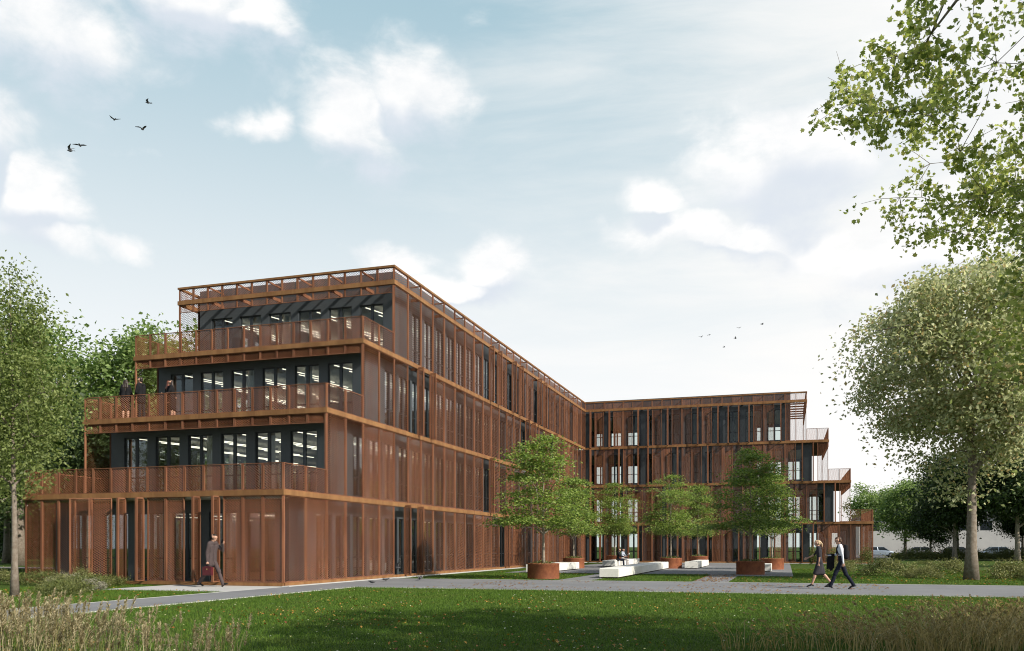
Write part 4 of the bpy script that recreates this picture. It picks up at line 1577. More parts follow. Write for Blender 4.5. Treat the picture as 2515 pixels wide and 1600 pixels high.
def hand_segs(w, el, k, side, curl=35, tagn='skin'):
    """palm, four unequal bent fingers and a thumb at the palm's side"""
    d = (w - el).normalized()
    side_v = Vector((1, 0, 0)) - d * d.x
    if side_v.length < 0.2:
        side_v = Vector((0, 0, 1)) - d * d.z
    side_v.normalize()                       # knuckle row runs front to back
    pal = d.cross(side_v) * side             # palm faces the body
    S = []
    pc = w + d * 0.075 * k
    for t in (-0.022, 0.022):
        S.append((w + d * 0.02 * k + side_v * t * .6 * k, pc + side_v * t * k, 0.021 * k, 0.022 * k, tagn))
    for i, (t, L) in enumerate(((0.033, 0.066), (0.011, 0.076), (-0.011, 0.071), (-0.033, 0.054))):
        a = R(curl + 4 * i)
        b0 = pc + side_v * t * k
        b1 = b0 + (d * math.cos(a * .6) + pal * math.sin(a * .6)) * L * .55 * k
        b2 = b1 + (d * math.cos(a * 1.7) + pal * math.sin(a * 1.7)) * L * .5 * k
        S.append((b0, b1, 0.0095 * k, 0.0085 * k, tagn))
        S.append((b1, b2, 0.0085 * k, 0.0075 * k, tagn))
    t0 = w + d * 0.03 * k + side_v * 0.026 * k
    t1 = t0 + (d * .7 + side_v * .6 + pal * .25).normalized() * 0.042 * k
    t2 = t1 + (d * .9 + side_v * .2 + pal * .3).normalized() * 0.032 * k
    S += [(t0, t1, 0.012 * k, 0.010 * k, tagn), (t1, t2, 0.010 * k, 0.008 * k, tagn)]
    return S


def body_segs(J, top='top', bottom='bottom', shoe='shoe', sleeve=True, legskin=False, female=False, curls=(35, 35)):
    k = J['k']
    S = []
    y = Vector((0, 1, 0))
    hw = 0.085 * k if female else 0.078 * k
    # torso
    ww, cw = (0.062, 0.085) if female else (0.075, 0.100)
    for sd in (-1, 1):
        S.append((J['pel'] + y * sd * hw, J['waist'] + y * sd * ww * k, 0.098 * k, 0.088 * k if female else 0.098 * k, bottom))
        S.append((J['waist'] + y * sd * ww * k, J['chest'] + y * sd * cw * k, 0.086 * k if female else 0.098 * k, 0.108 * k, top))
        S.append((J['chest'] + y * sd * cw * k, J['sho'] + y * sd * 0.11 * k, 0.105 * k, 0.075 * k, top))
    S.append((J['sho'] + y * 0.12 * k, J['sho'] - y * 0.12 * k, 0.075 * k, 0.075 * k, top))
    if female:
        for sd in (-1, 1):
            c = J['chest'] + Vector((0.075 * k, sd * 0.07 * k, -0.02 * k))
            S.append((c, c + Vector((0.01, 0, 0)), 0.055 * k, 0.055 * k, top))
    S.append((J['sho'], J['neck'] + (J['head'] - J['neck']) * 0.25, 0.058 * k, 0.050 * k, 'skin'))
    for n, sd in (('L', 1), ('R', -1)):
        S.append((J['s' + n], J['e' + n], 0.058 * k if not female else 0.047 * k, 0.043 * k if not female else 0.036 * k, top))
        S.append((J['e' + n], J['w' + n], 0.042 * k if not female else 0.036 * k, 0.029 * k if not female else 0.025 * k, top if sleeve else 'skin'))
        S += hand_segs(J['w' + n], J['e' + n], k, sd, curls[0 if n == 'L' else 1])
        lt = 'skin' if legskin else bottom
        S.append((J['hip' + n], J['kn' + n], 0.095 * k, 0.060 * k if legskin else 0.074 * k, bottom))
        mid = J['kn' + n].lerp(J['an' + n], 0.32) + Vector((-0.012 * k, 0, 0))
        S.append((J['kn' + n], mid, 0.058 * k, 0.058 * k, lt))
        S.append((mid, J['an' + n], 0.057 * k if legskin else 0.068 * k, 0.037 * k if legskin else 0.062 * k, lt))
        S.append((J['an' + n], J['toe' + n], 0.040 * k, 0.028 * k, shoe))
        S.append((J['an' + n], J['heel' + n], 0.040 * k, 0.030 * k, shoe))
    # head: skull, face, jaw, nose, ears
    h = J['head']
    f = (h - J['neck'])
    fw = Vector((1, 0, 0)) - f.normalized() * f.normalized().x
    fw.normalize()
    u = f.normalized()
    S.append((h - fw * 0.03 * k + u * 0.02 * k, h + fw * 0.02 * k + u * 0.015 * k, 0.088 * k, 0.082 * k, 'skin'))
    S.append((h + fw * 0.03 * k - u * 0.02 * k, h + fw * 0.048 * k - u * 0.085 * k, 0.066 * k, 0.036 * k, 'skin'))
    S.append((h + fw * 0.098 * k - u * 0.005 * k, h + fw * 0.116 * k - u * 0.036 * k, 0.010 * k, 0.014 * k, 'skin'))
    S.append((h + fw * 0.086 * k - u * 0.070 * k, h + fw * 0.088 * k - u * 0.072 * k, 0.018 * k, 0.018 * k, 'skin'))
    for sd in (-1, 1):
        S.append((h + y * sd * 0.082 * k - u * 0.02 * k, h + y * sd * 0.088 * k + u * 0.012 * k, 0.014 * k, 0.018 * k, 'skin'))
    J['fw'], J['u'] = fw, u
    return S


def add_eyes(me, J):
    k = J['k']
    V, F = [], []
    for sd in (-1, 1):
        c = J['head'] + J['fw'] * 0.096 * k + Vector((0, sd * 0.032 * k, 0)) + J['u'] * 0.005 * k
        capsule(V, F, c, c + Vector((0, 0.004, 0)), 0.007 * k, 0.007 * k, 8)
    return V, F


def hair_segs(J, style='short'):
    k, h, fw, u = J['k'], J['head'], J['fw'], J['u']
    S = []
    S.append((h - fw * 0.035 * k + u * 0.03 * k, h + fw * 0.012 * k + u * 0.062 * k, 0.093 * k, 0.062 * k, 'hair'))
    S.append((h - fw * 0.05 * k + u * 0.0 * k, h - fw * 0.055 * k - u * 0.05 * k, 0.082 * k, 0.058 * k, 'hair'))
    if style == 'long':
        for sd in (-1, 0, 1):
            a = h - fw * 0.05 * k + Vector((0, sd * 0.055 * k, -0.02 * k))
            S.append((a, a + Vector((-0.05 * k, sd * 0.02 * k, -0.20 * k)), 0.055 * k, 0.06 * k, 'hair'))
            S.append((a + Vector((-0.05 * k, sd * 0.02 * k, -0.20 * k)), a + Vector((-0.055 * k, sd * 0.015 * k, -0.36 * k)), 0.058 * k, 0.035 * k, 'hair'))
    if style == 'tail':
        a = h - fw * 0.125 * k + u * 0.02 * k
        b = a + Vector((-0.06, 0, -0.10)) * k
        c = b + Vector((-0.025, 0, -0.12)) * k
        S += [(h - fw * 0.09 * k + u * 0.02 * k, a, 0.05 * k, 0.026 * k, 'hair'), (a, b, 0.030 * k, 0.036 * k, 'hair'), (b, c, 0.035 * k, 0.012 * k, 'hair')]
    return S


def inflate(segs, tags, d, newtag):
    return [(s[0], s[1], s[2] + d, s[3] + d, newtag) for s in segs if s[4] in tags]


def person(loc, rz, J, mats, label, group=None, female=False, hair='short', hair_mat=None, legskin=False, sleeve=True, garments=(), voxel=0.010, curls=(35, 35)):
    root = empty('person', loc, rz)
    S = body_segs(J, female=female, legskin=legskin, sleeve=sleeve, curls=curls)
    mm = dict(mats)
    mm['skin'] = mats.get('skin', SKIN)
    body = fuse('person_body', S, voxel, mm, 3)
    link('body', body, root)
    ev, ef = add_eyes(body, J)
    me = bpy.data.meshes.new('eyes')
    me.from_pydata(ev, [], ef)
    me.materials.append(EYE)
    link('eyes', me, root)
    link('hair', fuse('hair', hair_segs(J, hair), max(voxel, 0.010), {'hair': hair_mat}, 2), root)
    for (nm, segs, m_) in garments:
        link(nm, fuse(nm, segs, max(voxel, 0.011), {'g': m_}, 2), root)
    return tag(root, label, 'person', group)


def jacket_segs(J, open_=False, long=0.0, female=False):
    S = body_segs(J, female=female)
    k = J['k']
    out = inflate([s for s in S if s[4] == 'top'], ('top',), 0.011, 'g')
    for sd in (-1, 1):
        a = J['waist'] + Vector((0, sd * 0.085 * k, 0))
        b = J['pel'] + Vector((0, sd * 0.105 * k, -(0.06 + long) * k))
        out.append((a, b, 0.108 * k, 0.112 * k, 'g'))
    out.append((J['pel'] + Vector((0, 0.09, -0.05 - long)) * k, J['pel'] + Vector((0, -0.09, -0.05 - long)) * k, 0.108 * k, 0.108 * k, 'g'))
    return out


def dress_segs(J, hem=0.45):
    S = body_segs(J, female=True)
    k = J['k']
    out = []
    for s in S:
        if s[4] == 'top' and not any((s[0] - J['e' + n]).length < 1e-4 for n in 'LR'):
            a, b = s[0], s[1]
            for n in 'LR':          # short sleeves
                if (a - J['s' + n]).length < 1e-4:
                    b = a.lerp(b, 0.55)
            out.append((a, b, s[2] + 0.009, s[3] + 0.009, 'g'))
    for n, sd in (('L', 1), ('R', -1)):
        kn = J['hip' + n].lerp(J['kn' + n], 0.93)
        out.append((J['waist'] + Vector((0, sd * 0.06 * k, 0)), J['pel'] + Vector((0, sd * 0.095 * k, 0)), 0.098 * k, 0.115 * k, 'g'))
        out.append((J['pel'] + Vector((0, sd * 0.095 * k, 0)), kn, 0.115 * k, 0.095 * k, 'g'))
    a, b = J['knL'], J['knR']
    m0 = J['pel'] + Vector((0, 0, -0.1 * k))
    mid = (J['hipL'].lerp(a, 0.92) + J['hipR'].lerp(b, 0.92)) / 2
    for t in (0.25, 0.5, 0.75):
        q = J['hipL'].lerp(a, 0.92).lerp(J['hipR'].lerp(b, 0.92), t)
        out.append((m0, q, 0.11 * k, 0.09 * k, 'g'))
    return out


BLACK = cloth('black', (0.012, 0.012, 0.014))
NAVY = cloth('navy', (0.012, 0.015, 0.028))
BROWN = cloth('taupe_suit', (0.082, 0.062, 0.062))
WHITE = cloth('white_shirt', (0.72, 0.74, 0.80))
CHAR = cloth('charcoal_dress', (0.040, 0.038, 0.045))
SHOE = mat('black_leather', (0.010, 0.009, 0.009), 0.35)
HAIR_D = mat('dark_hair', (0.018, 0.012, 0.010), 0.5, var=(0.035, 0.022, 0.015), vscale=30)
HAIR_B = mat('blonde_hair', (0.42, 0.28, 0.15), 0.5, var=(0.60, 0.46, 0.30), vscale=25)
HAIR_R = mat('auburn_hair', (0.16, 0.045, 0.025), 0.5, var=(0.24, 0.07, 0.03), vscale=30)
HAIR_M = mat('brown_hair', (0.06, 0.032, 0.020), 0.5, var=(0.10, 0.055, 0.03), vscale=30)

# -- man on the phone with a briefcase, walking right past the front
J = pose_person(2.0, hips=(30, -18), knees=(8, 22), feet=(22, -12), lean=6, arms=((42, 14, 118, 22), (-10, 7, 12)), nod=6)
man1 = person((-19.88, 26.75, 0.026), R(-4), J, {'top': WHITE, 'bottom': BROWN, 'shoe': SHOE},
              'man in a taupe suit walking past the front with a phone at his ear', None, False, 'short', HAIR_D,
              garments=[('jacket', jacket_segs(J, long=0.10), BROWN)], voxel=0.009, curls=(70, 85))
k = J['k']
hand = J['wR'] + (J['wR'] - J['eR']).normalized() * 0.10 * k
# briefcase in the trailing hand
bc = empty('briefcase', Vector((-19.88, 26.75, 0.026)) + Matrix.Rotation(R(-4), 3, 'Z') @ Vector((hand.x + 0.03, hand.y, hand.z - 0.40)), R(-4))
b = MB()
e = 0.02
prof = [(-0.21, 0.0), (0.21, 0.0), (0.215, 0.30), (0.10, 0.325), (-0.10, 0.325), (-0.215, 0.30)]
base = len(b.v)
for (yy, sc_) in ((-0.05, 0.94), (-0.04, 1.0), (0.04, 1.0), (0.05, 0.94)):
    b.v += [(px * sc_, yy, 0.16 + (pz - 0.16) * sc_) for px, pz in prof]
for i in range(3):
    for q in range(6):
        b.f.append((base + i*6 + q, base + i*6 + (q+1) % 6, base + i*6 + 6 + (q+1) % 6, base + i*6 + 6 + q))
        b.mi.append(0)
b.f += [tuple(base + q for q in range(6))[::-1], tuple(base + 18 + q for q in range(6))]
b.mi += [0, 0]
b.build('case', mat('burgundy_leather', (0.10, 0.012, 0.018), 0.4, var=(0.07, 0.008, 0.012), vscale=8), bc)
MB().tube([(-0.07, 0, 0.32), (-0.06, 0, 0.375), (0.06, 0, 0.375), (0.07, 0, 0.32)], [0.010] * 4, 8).build('handle', SHOE, bc)
MB().box(-0.025, 0.025, -0.056, -0.045, 0.20, 0.25).build('clasp', mat('brass', (0.6, 0.45, 0.2), 0.3, 0.9), bc)
tag(bc, 'burgundy leather briefcase carried by the man in the taupe suit', 'briefcase')
# phone at the ear
ph = J['wL'] + (J['wL'] - J['eL']).normalized() * 0.11 * k + Vector((-0.01, -0.02, 0.0))
pw = Vector((-19.88, 26.75, 0.026)) + Matrix.Rotation(R(-4), 3, 'Z') @ ph
pb = MB().box(-0.035, 0.035, -0.006, 0.006, -0.07, 0.07)
o = pb.build('phone', mat('phone_black', (0.01, 0.01, 0.012), 0.2))
o.location = pw
o.rotation_euler = (R(15), R(25), R(-4))
tag(o, 'black mobile phone held to the ear of the man in the taupe suit', 'phone')

# -- couple walking left on the cross path
J = pose_person(1.72, hips=(20, -16), knees=(4, 24), feet=(-8, -24), lean=3, arms=((-6, 5, 12), (38, 8, 26)), female=True, nod=8)
heels = []
woman = person((1.20, 33.4, 0.02), R(176), J, {'top': CHAR, 'bottom': CHAR, 'shoe': SHOE},
               'blonde woman in a charcoal dress walking left and pointing ahead', 'people walking on the cross path', True, 'tail', HAIR_B, legskin=True, sleeve=False,
               garments=[('dress', dress_segs(J), CHAR)], voxel=0.009, curls=(30, 12))
J = pose_person(1.82, hips=(26, -20), knees=(6, 14), feet=(8, -26), lean=4, arms=((-14, 7, 8), (26, 8, 58, 12)), nod=10)
man2 = person((1.85, 31.9, 0.02), R(178), J, {'top': WHITE, 'bottom': NAVY, 'shoe': SHOE},
              'man in a white shirt and dark trousers walking left with a rucksack', 'people walking on the cross path', False, 'short', HAIR_M, voxel=0.009, curls=(30, 75))
k = J['k']
RM = Matrix.Rotation(R(178), 3, 'Z')
base2 = Vector((1.85, 31.9, 0.02))


def put_segs(name, segs, m_, label, cat, vox=0.012):
    me = fuse(name, segs, vox, {'g': m_}, 3)
    o = link(name, me, None, base2, R(178))
    return tag(o, label, cat)


c = J['chest'] + Vector((-0.17, 0, -0.03)) * k
rb = empty('rucksack', base2, R(178))
link('bag', fuse('bag', [(c + Vector((0, -0.07, 0.14)), c + Vector((-0.01, -0.07, -0.22)), 0.075, 0.085, 'g'), (c + Vector((0, 0.07, 0.14)), c + Vector((-0.01, 0.07, -0.22)), 0.075, 0.085, 'g'),
                       (c + Vector((-0.06, 0.0, -0.05)), c + Vector((-0.06, 0.0, -0.20)), 0.06, 0.06, 'g')], 0.014, {'g': BLACK}, 4), rb)
for sd in (-1, 1):
    p = [c + Vector((0.04, sd * 0.09, 0.18)), J['sho'] + Vector((0.0, sd * 0.10, 0.085)), J['chest'] + Vector((0.125, sd * 0.105, 0.02)), J['waist'] + Vector((0.08, sd * 0.155, 0.04)), J['waist'] + Vector((-0.06, sd * 0.15, 0.0))]
    MB().tube(p, [0.016] * 5, 6).build('strap', BLACK, rb)
tag(rb, 'black rucksack on the back of the man in the white shirt', 'rucksack')
# dark jacket over his forearm
w_ = J['eR'].lerp(J['wR'], 0.7)
S = []
for t in (-0.10, -0.06, -0.02, 0.02, 0.06):
    a = w_ + Vector((t, -0.01, 0.02))
    S.append((a, a + Vector((0.03 + t * 0.25, -0.05, -0.50 + 0.05 * math.sin(t * 45))), 0.042, 0.032, 'g'))
put_segs('folded_jacket', S, BLACK, 'dark jacket draped over the arm of the man in the white shirt', 'jacket')
# tie
tb = MB()
tb.tube([J['neck'] + Vector((0.055, 0, -0.03)), J['chest'] + Vector((0.118, 0, 0.05)), J['chest'] + Vector((0.122, 0, -0.12)), J['waist'] + Vector((0.11, 0, 0.0))], [0.014, 0.022, 0.028, 0.006], 6)
tb.build('tie', BLACK, man2)

# -- four people on the second terrace
TZ = 7.0
J = pose_person(1.92, lean=2, hips=(2, -2), arms=((12, 16, 45, 40), (12, 16, 45, 40)), female=True)
person((-28.0, 31.62, TZ), R(118), J, {'top': BLACK, 'bottom': BLACK, 'shoe': SHOE}, 'woman with long dark hair standing with her back to us on the terrace',
       'people on the terrace', True, 'long', HAIR_D, legskin=True, garments=[('jacket', jacket_segs(J, female=True), BLACK)], voxel=0.013)
J = pose_person(2.0, lean=2, hips=(2, -2), arms=((10, 8, 30, 30), (6, 8, 40, 20)))
person((-27.25, 31.75, TZ), R(182), J, {'top': WHITE, 'bottom': cloth('dark_trousers', (0.03, 0.03, 0.032)), 'shoe': SHOE}, 'man in a dark suit seen in profile on the terrace',
       'people on the terrace', False, 'short', HAIR_D, garments=[('jacket', jacket_segs(J, long=0.1), BLACK)], voxel=0.013)
J = pose_person(1.86, lean=4, hips=(3, -2), arms=((15, 10, 50, 40), (15, 10, 50, 40)), female=True)
person((-26.15, 32.1, TZ), R(60), J, {'top': BLACK, 'bottom': BLACK, 'shoe': SHOE}, 'woman with auburn hair in black on the terrace',
       'people on the terrace', True, 'long', HAIR_R, garments=[('jacket', jacket_segs(J, female=True), BLACK)], voxel=0.013)
J = pose_person(1.82, lean=3, hips=(2, -3), arms=((20, 12, 70, 30), (8, 10, 20)), female=True)
person((-25.72, 31.9, TZ), R(205), J, {'top': BLACK, 'bottom': CHAR, 'shoe': SHOE}, 'woman with dark hair and bare arms facing the auburn haired woman on the terrace',
       'people on the terrace', True, 'long', HAIR_D, sleeve=False, legskin=True, garments=[('dress', dress_segs(J), BLACK)], voxel=0.013)

# -- two people sitting on the white bench
SEAT = 0.46
J = pose_person(1.74, hips=(86, 82), knees=(84, 78), feet=(0, 0), lean=8, arms=((30, 6, 50, 15), (28, 8, 48, 15)), sit=SEAT + 0.085, nod=8)
person((-11.75, 63.2, 0.02), R(0), J, {'top': BLACK, 'bottom': NAVY, 'shoe': SHOE}, 'person in black clothes sitting sideways on the white bench', 'people on the bench', False, 'long', HAIR_D,
       garments=[('jacket', jacket_segs(J), BLACK)], voxel=0.014)
J = pose_person(1.68, hips=(80, 86), knees=(74, 84), feet=(0, 0), lean=2, arms=((30, 8, 86, 10), (22, 8, 60, 15)), sit=SEAT + 0.085, female=True)
person((-11.62, 64.5, 0.02), R(-22), J, {'top': cloth('pale_blue_blouse', (0.42, 0.47, 0.55)), 'bottom': cloth('pale_trousers', (0.55, 0.52, 0.50)), 'shoe': SHOE},
       'woman in a pale blouse and pale trousers sitting on the white bench with a cup', 'people on the bench', True, 'long', HAIR_D, voxel=0.014, curls=(70, 40))
hw = Vector((-11.62, 64.5, 0.02)) + Matrix.Rotation(R(-22), 3, 'Z') @ (J['wL'] + (J['wL'] - J['eL']).normalized() * 0.10)
cup = empty('paper_cup', hw + Vector((0.02, 0, 0.0)), 0)
MB().lathe([(0.0005, -0.06), (0.03, -0.06), (0.042, 0.055)], 16).build('cup', mat('paper_white', (0.75, 0.74, 0.70), 0.7), cup, smooth=True)
MB().lathe([(0.045, 0.05), (0.045, 0.065), (0.040, 0.072), (0.0005, 0.072)], 16).build('lid', mat('lid_white', (0.8, 0.8, 0.8), 0.4), cup, smooth=True)
tag(cup, 'white paper cup held by the woman on the bench', 'cup')

# ------------------------------------------------------------------ birds
M['bird'] = mat('bird_plumage', (0.030, 0.033, 0.038), 0.7, var=(0.09, 0.095, 0.10), vscale=12)
M['bird_pale'] = mat('bird_pale_feather', (0.20, 0.20, 0.20), 0.7, var=(0.10, 0.10, 0.11), vscale=15)


def bird_mesh(flap, sweep=0.15, fold=False):
    """body along +x, wings to +-y; flap: wing lift in degrees at root and tip"""
    b = MB()
    b.tube([(-0.13, 0, 0.0), (-0.08, 0, -0.005), (0.0, 0, -0.012), (0.07, 0, 0.0), (0.11, 0, 0.02), (0.135, 0, 0.025), (0.155, 0, 0.022), (0.178, 0, 0.016)],
           [0.012, 0.034, 0.050, 0.044, 0.026, 0.027, 0.020, 0.004], 10)
    b.poly([(-0.12, -0.012, 0.0), (-0.12, 0.012, 0.0), (-0.24, 0.045, -0.01), (-0.25, 0.0, -0.01), (-0.24, -0.045, -0.01)], 1)
    for sd in (-1, 1):
        if fold:
            b.tube([(0.05, sd * 0.045, 0.015), (-0.05, sd * 0.052, 0.012), (-0.16, sd * 0.02, 0.0)], [0.022, 0.026, 0.006], 6, 1)
            b.tube([(0.01, sd * 0.02, -0.04), (0.015, sd * 0.022, -0.095), (0.045, sd * 0.024, -0.10)], [0.007, 0.004, 0.004], 5, 1)
            continue
        a0, a1 = R(flap[0]), R(flap[1])
        j0 = Vector((0.02, sd * 0.035, 0.02))
        j1 = j0 + Vector((0.02, sd * math.cos(a0) * 0.15, math.sin(a0) * 0.15))
        j2 = j1 + Vector((-sweep, sd * math.cos(a1) * 0.17, math.sin(a1) * 0.17))
        lead = [j0 + Vector((0.05, 0, 0)), j1 + Vector((0.055, 0, 0)), j2]
        trail = [j0 + Vector((-0.07, 0, 0)), j1 + Vector((-0.075, 0, 0)), j2 + Vector((-0.03, 0, 0))]
        t = Vector((0, 0, 0.006))
        for i in range(2):
            q = [lead[i], lead[i+1], trail[i+1], trail[i]]
            b.poly([p + t for p in q], 1)
            b.poly([p - t for p in q][::-1], 0)
        b.tube([lead[0], lead[1], lead[2]], [0.009, 0.008, 0.002], 5, 0)
    return b.mesh('bird', [M['bird'], M['bird_pale']])


BM = [bird_mesh((40, -15)), bird_mesh((25, 5)), bird_mesh((10, -25)), bird_mesh((0, 0), fold=True), bird_mesh((60, 35))]
BIRDS = [
    (-30.84, 36.41, 24.03, 1, 200, 'highest bird of the flock at the upper left', 'birds in the left sky'),
    (-32.48, 35.90, 23.18, 1, 150, 'gliding bird left of the highest one at the upper left', 'birds in the left sky'),
    (-25.48, 29.72, 18.85, 0, 100, 'bird with raised wings below the highest one at the upper left', 'birds in the left sky'),
    (-27.93, 28.94, 18.16, 2, 120, 'bird with drooping wingtips above the lowest one at the upper left', 'birds in the left sky'),
    (-28.32, 28.82, 17.94, 4, 200, 'lowest bird of the flock at the upper left', 'birds in the left sky'),
    (-8.31, 91.74, 23.26, 1, 60, 'leftmost bird of the flock over the far wing', 'birds over the far wing'),
    (-7.92, 97.11, 24.69, 2, 40, 'small bird just right of the leftmost one over the far wing', 'birds over the far wing'),
    (-4.92, 92.81, 23.09, 4, 20, 'bird in the middle of the flock over the far wing', 'birds over the far wing'),
    (-4.81, 98.09, 25.45, 1, 80, 'bird above the middle one over the far wing', 'birds over the far wing'),
    (-2.01, 83.24, 22.01, 0, 30, 'rightmost bird of the flock over the far wing', 'birds over the far wing'),
    (-6.72, 102.73, 24.5, 1, 10, 'lowest bird of the flock over the far wing', 'birds over the far wing'),
    (-15.35, 30.6, 0.13, 3, 200, 'pigeon on the path nearest the near lawn', 'pigeons by the side path'),
    (-15.95, 33.0, 0.13, 3, 20, 'pigeon walking on the path beside the long facade', 'pigeons by the side path'),
    (-15.5, 35.7, 0.13, 3, 120, 'pigeon on the path at the corner of the court lawn', 'pigeons by the side path'),
    (-16.6, 35.6, 0.55, 4, 200, 'pigeon flapping just above the path by the long facade', 'pigeons by the side path'),
    (-15.1, 34.6, 0.13, 3, 300, 'pigeon beside the corner of the court lawn, facing away', 'pigeons by the side path'),
]
for (x, y, z, v, rz, lb, gr) in BIRDS:
    o = link('pigeon' if z < 1 else 'bird', BM[v], None, (x, y, z), R(rz))
    s_ = 0.8 if z > 1 else 1.0
    o.scale = (s_, s_, s_)
    tag(o, lb, 'bird', gr)

# ------------------------------------------------------------------ parked cars
M['tyre'] = mat('tyre_rubber', (0.012, 0.012, 0.012), 0.85)
M['rim'] = mat('alloy_rim', (0.45, 0.46, 0.48), 0.35, 0.8)
M['carglass'] = mat('car_glass', (0.02, 0.025, 0.03), 0.08, 0.0, 0.6)
M['lamp'] = mat('car_lamp', (0.75, 0.75, 0.72), 0.15)
M['rear'] = mat('car_rear_lamp', (0.35, 0.02, 0.015), 0.25)


def car_meshes():
    # stations along x: (x, half width at sill, sill z, half width at waist, waist z)
    st = [(-2.12, .70, .42, .66, .70), (-2.05, .80, .30, .78, .86), (-1.5, .85, .24, .84, .93), (-0.6, .86, .22, .86, .93), (0.5, .86, .22, .86, .92),
          (1.2, .85, .24, .83, .86), (1.85, .80, .28, .74, .72), (2.10, .70, .36, .60, .58)]
    b = MB()
    n = 8
    for (x, w0, z0, w1, z1) in st:
        b.v += [(x, -w0 * .9, z0), (x, -w0, z0 + .12), (x, -w1, z1 - .10), (x, -w1 * .93, z1), (x, w1 * .93, z1), (x, w1, z1 - .10), (x, w0, z0 + .12), (x, w0 * .9, z0)]
    for i in range(len(st) - 1):
        for q in range(n):
            q2 = (q + 1) % n
            b.f.append((i*n + q, (i+1)*n + q, (i+1)*n + q2, i*n + q2))
            b.mi.append(0)
    b.f += [tuple(range(n)), tuple((len(st)-1)*n + q for q in range(n))[::-1]]
    b.mi += [0, 0]
    # roof
    b2 = len(b.v)
    b.v += [(-1.25, -.60, 1.42), (0.25, -.60, 1.43), (0.25, .60, 1.43), (-1.25, .60, 1.42), (-1.35, -.62, 1.38), (0.42, -.62, 1.38), (0.42, .62, 1.38), (-1.35, .62, 1.38)]
    b.f += [(b2, b2+1, b2+2, b2+3), (b2+4, b2+5, b2+1, b2), (b2+5, b2+6, b2+2, b2+1), (b2+6, b2+7, b2+3, b2+2), (b2+7, b2+4, b2, b2+3)]
    b.mi += [0] * 5
    # pillars
    for sd in (-1, 1):
        for (p, q) in (((1.15, sd*.78, .86), (.42, sd*.62, 1.39)), ((-.35, sd*.80, .92), (-.40, sd*.62, 1.39)), ((-1.85, sd*.75, .90), (-1.33, sd*.62, 1.39))):
            b.beam(p, q, .06, .06)
    body = b
    gl = MB()
    lo = [(-1.80, -.73, .90), (1.10, -.76, .87), (1.10, .76, .87), (-1.80, .73, .90)]
    hi = [(-1.33, -.60, 1.385), (.40, -.60, 1.385), (.40, .60, 1.385), (-1.33, .60, 1.385)]
    gl.v += lo + hi
    gl.f += [(0, 1, 5, 4), (1, 2, 6, 5), (2, 3, 7, 6), (3, 0, 4, 7)]
    gl.mi += [0] * 4
    ty = MB()
    rm = MB()
    for (mb, pr) in ((ty, [(.20, -.10), (.29, -.10), (.315, -.07), (.315, .07), (.29, .10), (.20, .10)]), (rm, [(.0005, .08), (.06, .09), (.19, .085), (.205, .06), (.205, -.06), (.19, -.085), (.06, -.09), (.0005, -.08)])):
        m0 = MB().lathe(pr, 20)
        mb.v = [(x, z, y) for (x, y, z) in m0.v]
        mb.f, mb.mi = m0.f, m0.mi
    hl = MB().box(-.08, .08, -.14, .14, -.05, .05)
    return body, gl.mesh('car_glass', M['carglass']), ty.mesh('tyre', M['tyre'], True), rm.mesh('rim', M['rim'], True), hl.mesh('headlight', M['lamp']), MB().box(-.03, .03, -.12, .12, -.07, .07).mesh('tail_light', M['rear'])


CB, CG, CT, CR, CH, CTL = car_meshes()
for (x, y, rz, col, nm, lb) in [
    (12.6, 131.0, 6, (0.35, 0.42, 0.50), 'pale_blue', 'pale blue car parked just right of the far wing'),
    (17.6, 132.5, 178, (0.40, 0.41, 0.43), 'silver', 'silver car parked between the dark tree stems'),
    (22.6, 131.0, 4, (0.10, 0.11, 0.13), 'dark_grey', 'dark grey car parked left of the thick bare trunk'),
    (27.0, 131.5, 181, (0.30, 0.38, 0.46), 'light_blue', 'light blue car parked right of the thick bare trunk'),
    (31.4, 132.0, 3, (0.65, 0.66, 0.66), 'white', 'white car parked near the right edge'),
    (35.6, 131.0, 180, (0.42, 0.43, 0.45), 'grey', 'grey car parked at the right edge')]:
    r = empty('parked_car', (x, y, 0.02), R(rz))
    cm = mat('car_paint_' + nm, col, 0.25, 0.3, 0.5)
    link('body', CB.mesh('car_body', cm), r)
    link('windows', CG, r)
    for wx in (-1.32, 1.32):
        for sd in (-1, 1):
            w_ = link('wheel', CT, r, (wx, sd * .78, .315))
            link('rim', CR, w_)
    for sd in (-1, 1):
        link('headlight', CH, r, (1.98, sd * .58, .60))
        link('tail_light', CTL, r, (-2.10, sd * .60, .72))
    tag(r, lb, 'car', 'cars in the car park')

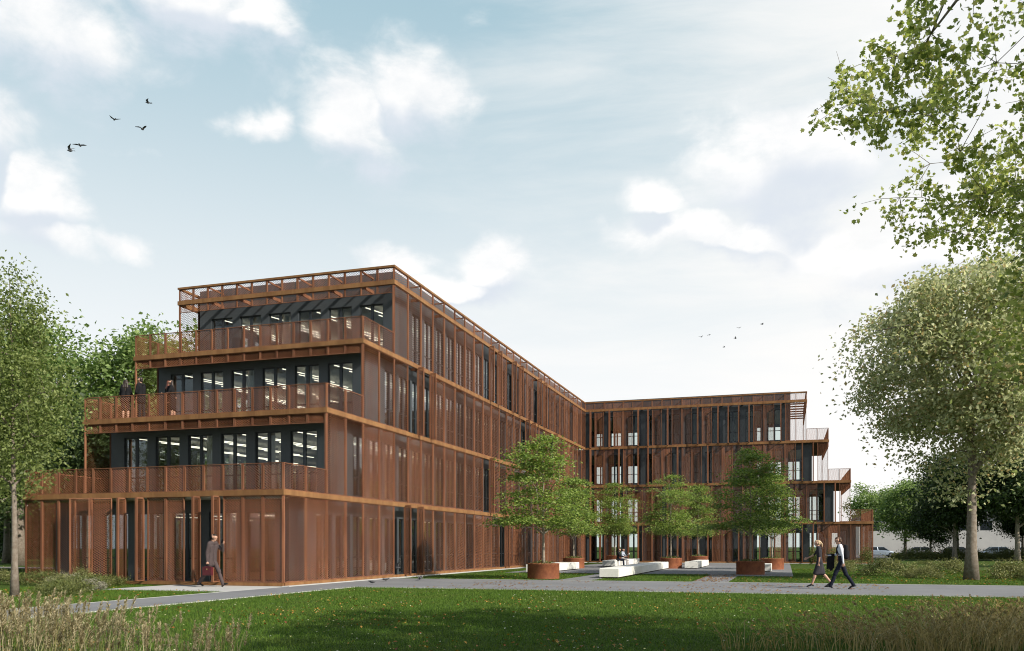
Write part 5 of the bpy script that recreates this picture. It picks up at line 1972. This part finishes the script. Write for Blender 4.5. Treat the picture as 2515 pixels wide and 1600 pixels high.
# ------------------------------------------------------------------ white building beyond the car park
wb = empty('white_building', (12.0, 158.0, 0))
M['render'] = mat('white_render', (0.50, 0.49, 0.46), 0.85, var=(0.45, 0.44, 0.42), vscale=0.5)
WL, WHT = 56.0, 6.2
b = MB()
zs = [(4.1, 5.6)]
xs = [1.4 + i * 3.4 for i in range(16)]
b.box(0, WL, 0, 0.3, 0, 4.1).box(0, WL, 0, 0.3, 5.6, WHT)
for (za, zb) in zs:
    e_ = 0
    for x in xs:
        b.box(e_, x, 0, 0.3, za, zb)
        e_ = x + 1.8
    b.box(e_, WL, 0, 0.3, za, zb)
b.box(0, 0.3, 0.3, 14, 0, WHT).box(WL - 0.3, WL, 0.3, 14, 0, WHT).box(0.3, WL - 0.3, 13.7, 14, 0, WHT)
b.build('wall', M['render'], wb)
wf = MB().box(0, 1.8, 0.10, 0.16, 0, 0.07).box(0, 1.8, 0.10, 0.16, 1.43, 1.5).box(0, 0.07, 0.10, 0.16, 0.07, 1.43).box(1.73, 1.8, 0.10, 0.16, 0.07, 1.43).box(0.87, 0.93, 0.10, 0.16, 0.07, 1.43).mesh('window', M['frame'])
wg = MB().box(0.05, 1.75, 0.12, 0.14, 0.05, 1.45).mesh('pane', M['carglass'])
for (za, zb) in zs:
    for x in xs:
        o = link('window', wf, wb, (x, 0, za))
        link('pane', wg, o)
MB().box(-0.3, WL + 0.3, -0.3, 14.3, WHT, WHT + 0.35).build('roof', M['roof'], wb)
tag(wb, 'long low white rendered building beyond the parked cars', 'building')

# ------------------------------------------------------------------ hedge along the car park and slim stakes
hr = np.random.default_rng(4)
n = 22000
p = np.stack([hr.uniform(12.5, 60, n), 116.0 + hr.normal(0, 0.5, n), np.abs(hr.normal(0.25, 0.2, n))], 1)
o = link('hedge', leaves_mesh('hedge', p, 0.28, hr, M['shrub_b'], 0.3))
tag(o, 'low loose hedge in front of the car park', 'hedge', kind='stuff')
n = 60000
p = np.stack([hr.uniform(-130, -40, n), 82.0 + hr.normal(0, 1.6, n), np.abs(hr.normal(4.0, 2.4, n))], 1)
o = link('hedge', leaves_mesh('hedge', p, 0.55, hr, M['leaf_dark'], 0.3))
tag(o, 'tall dark hedge far off behind the left trees', 'hedge', kind='stuff')
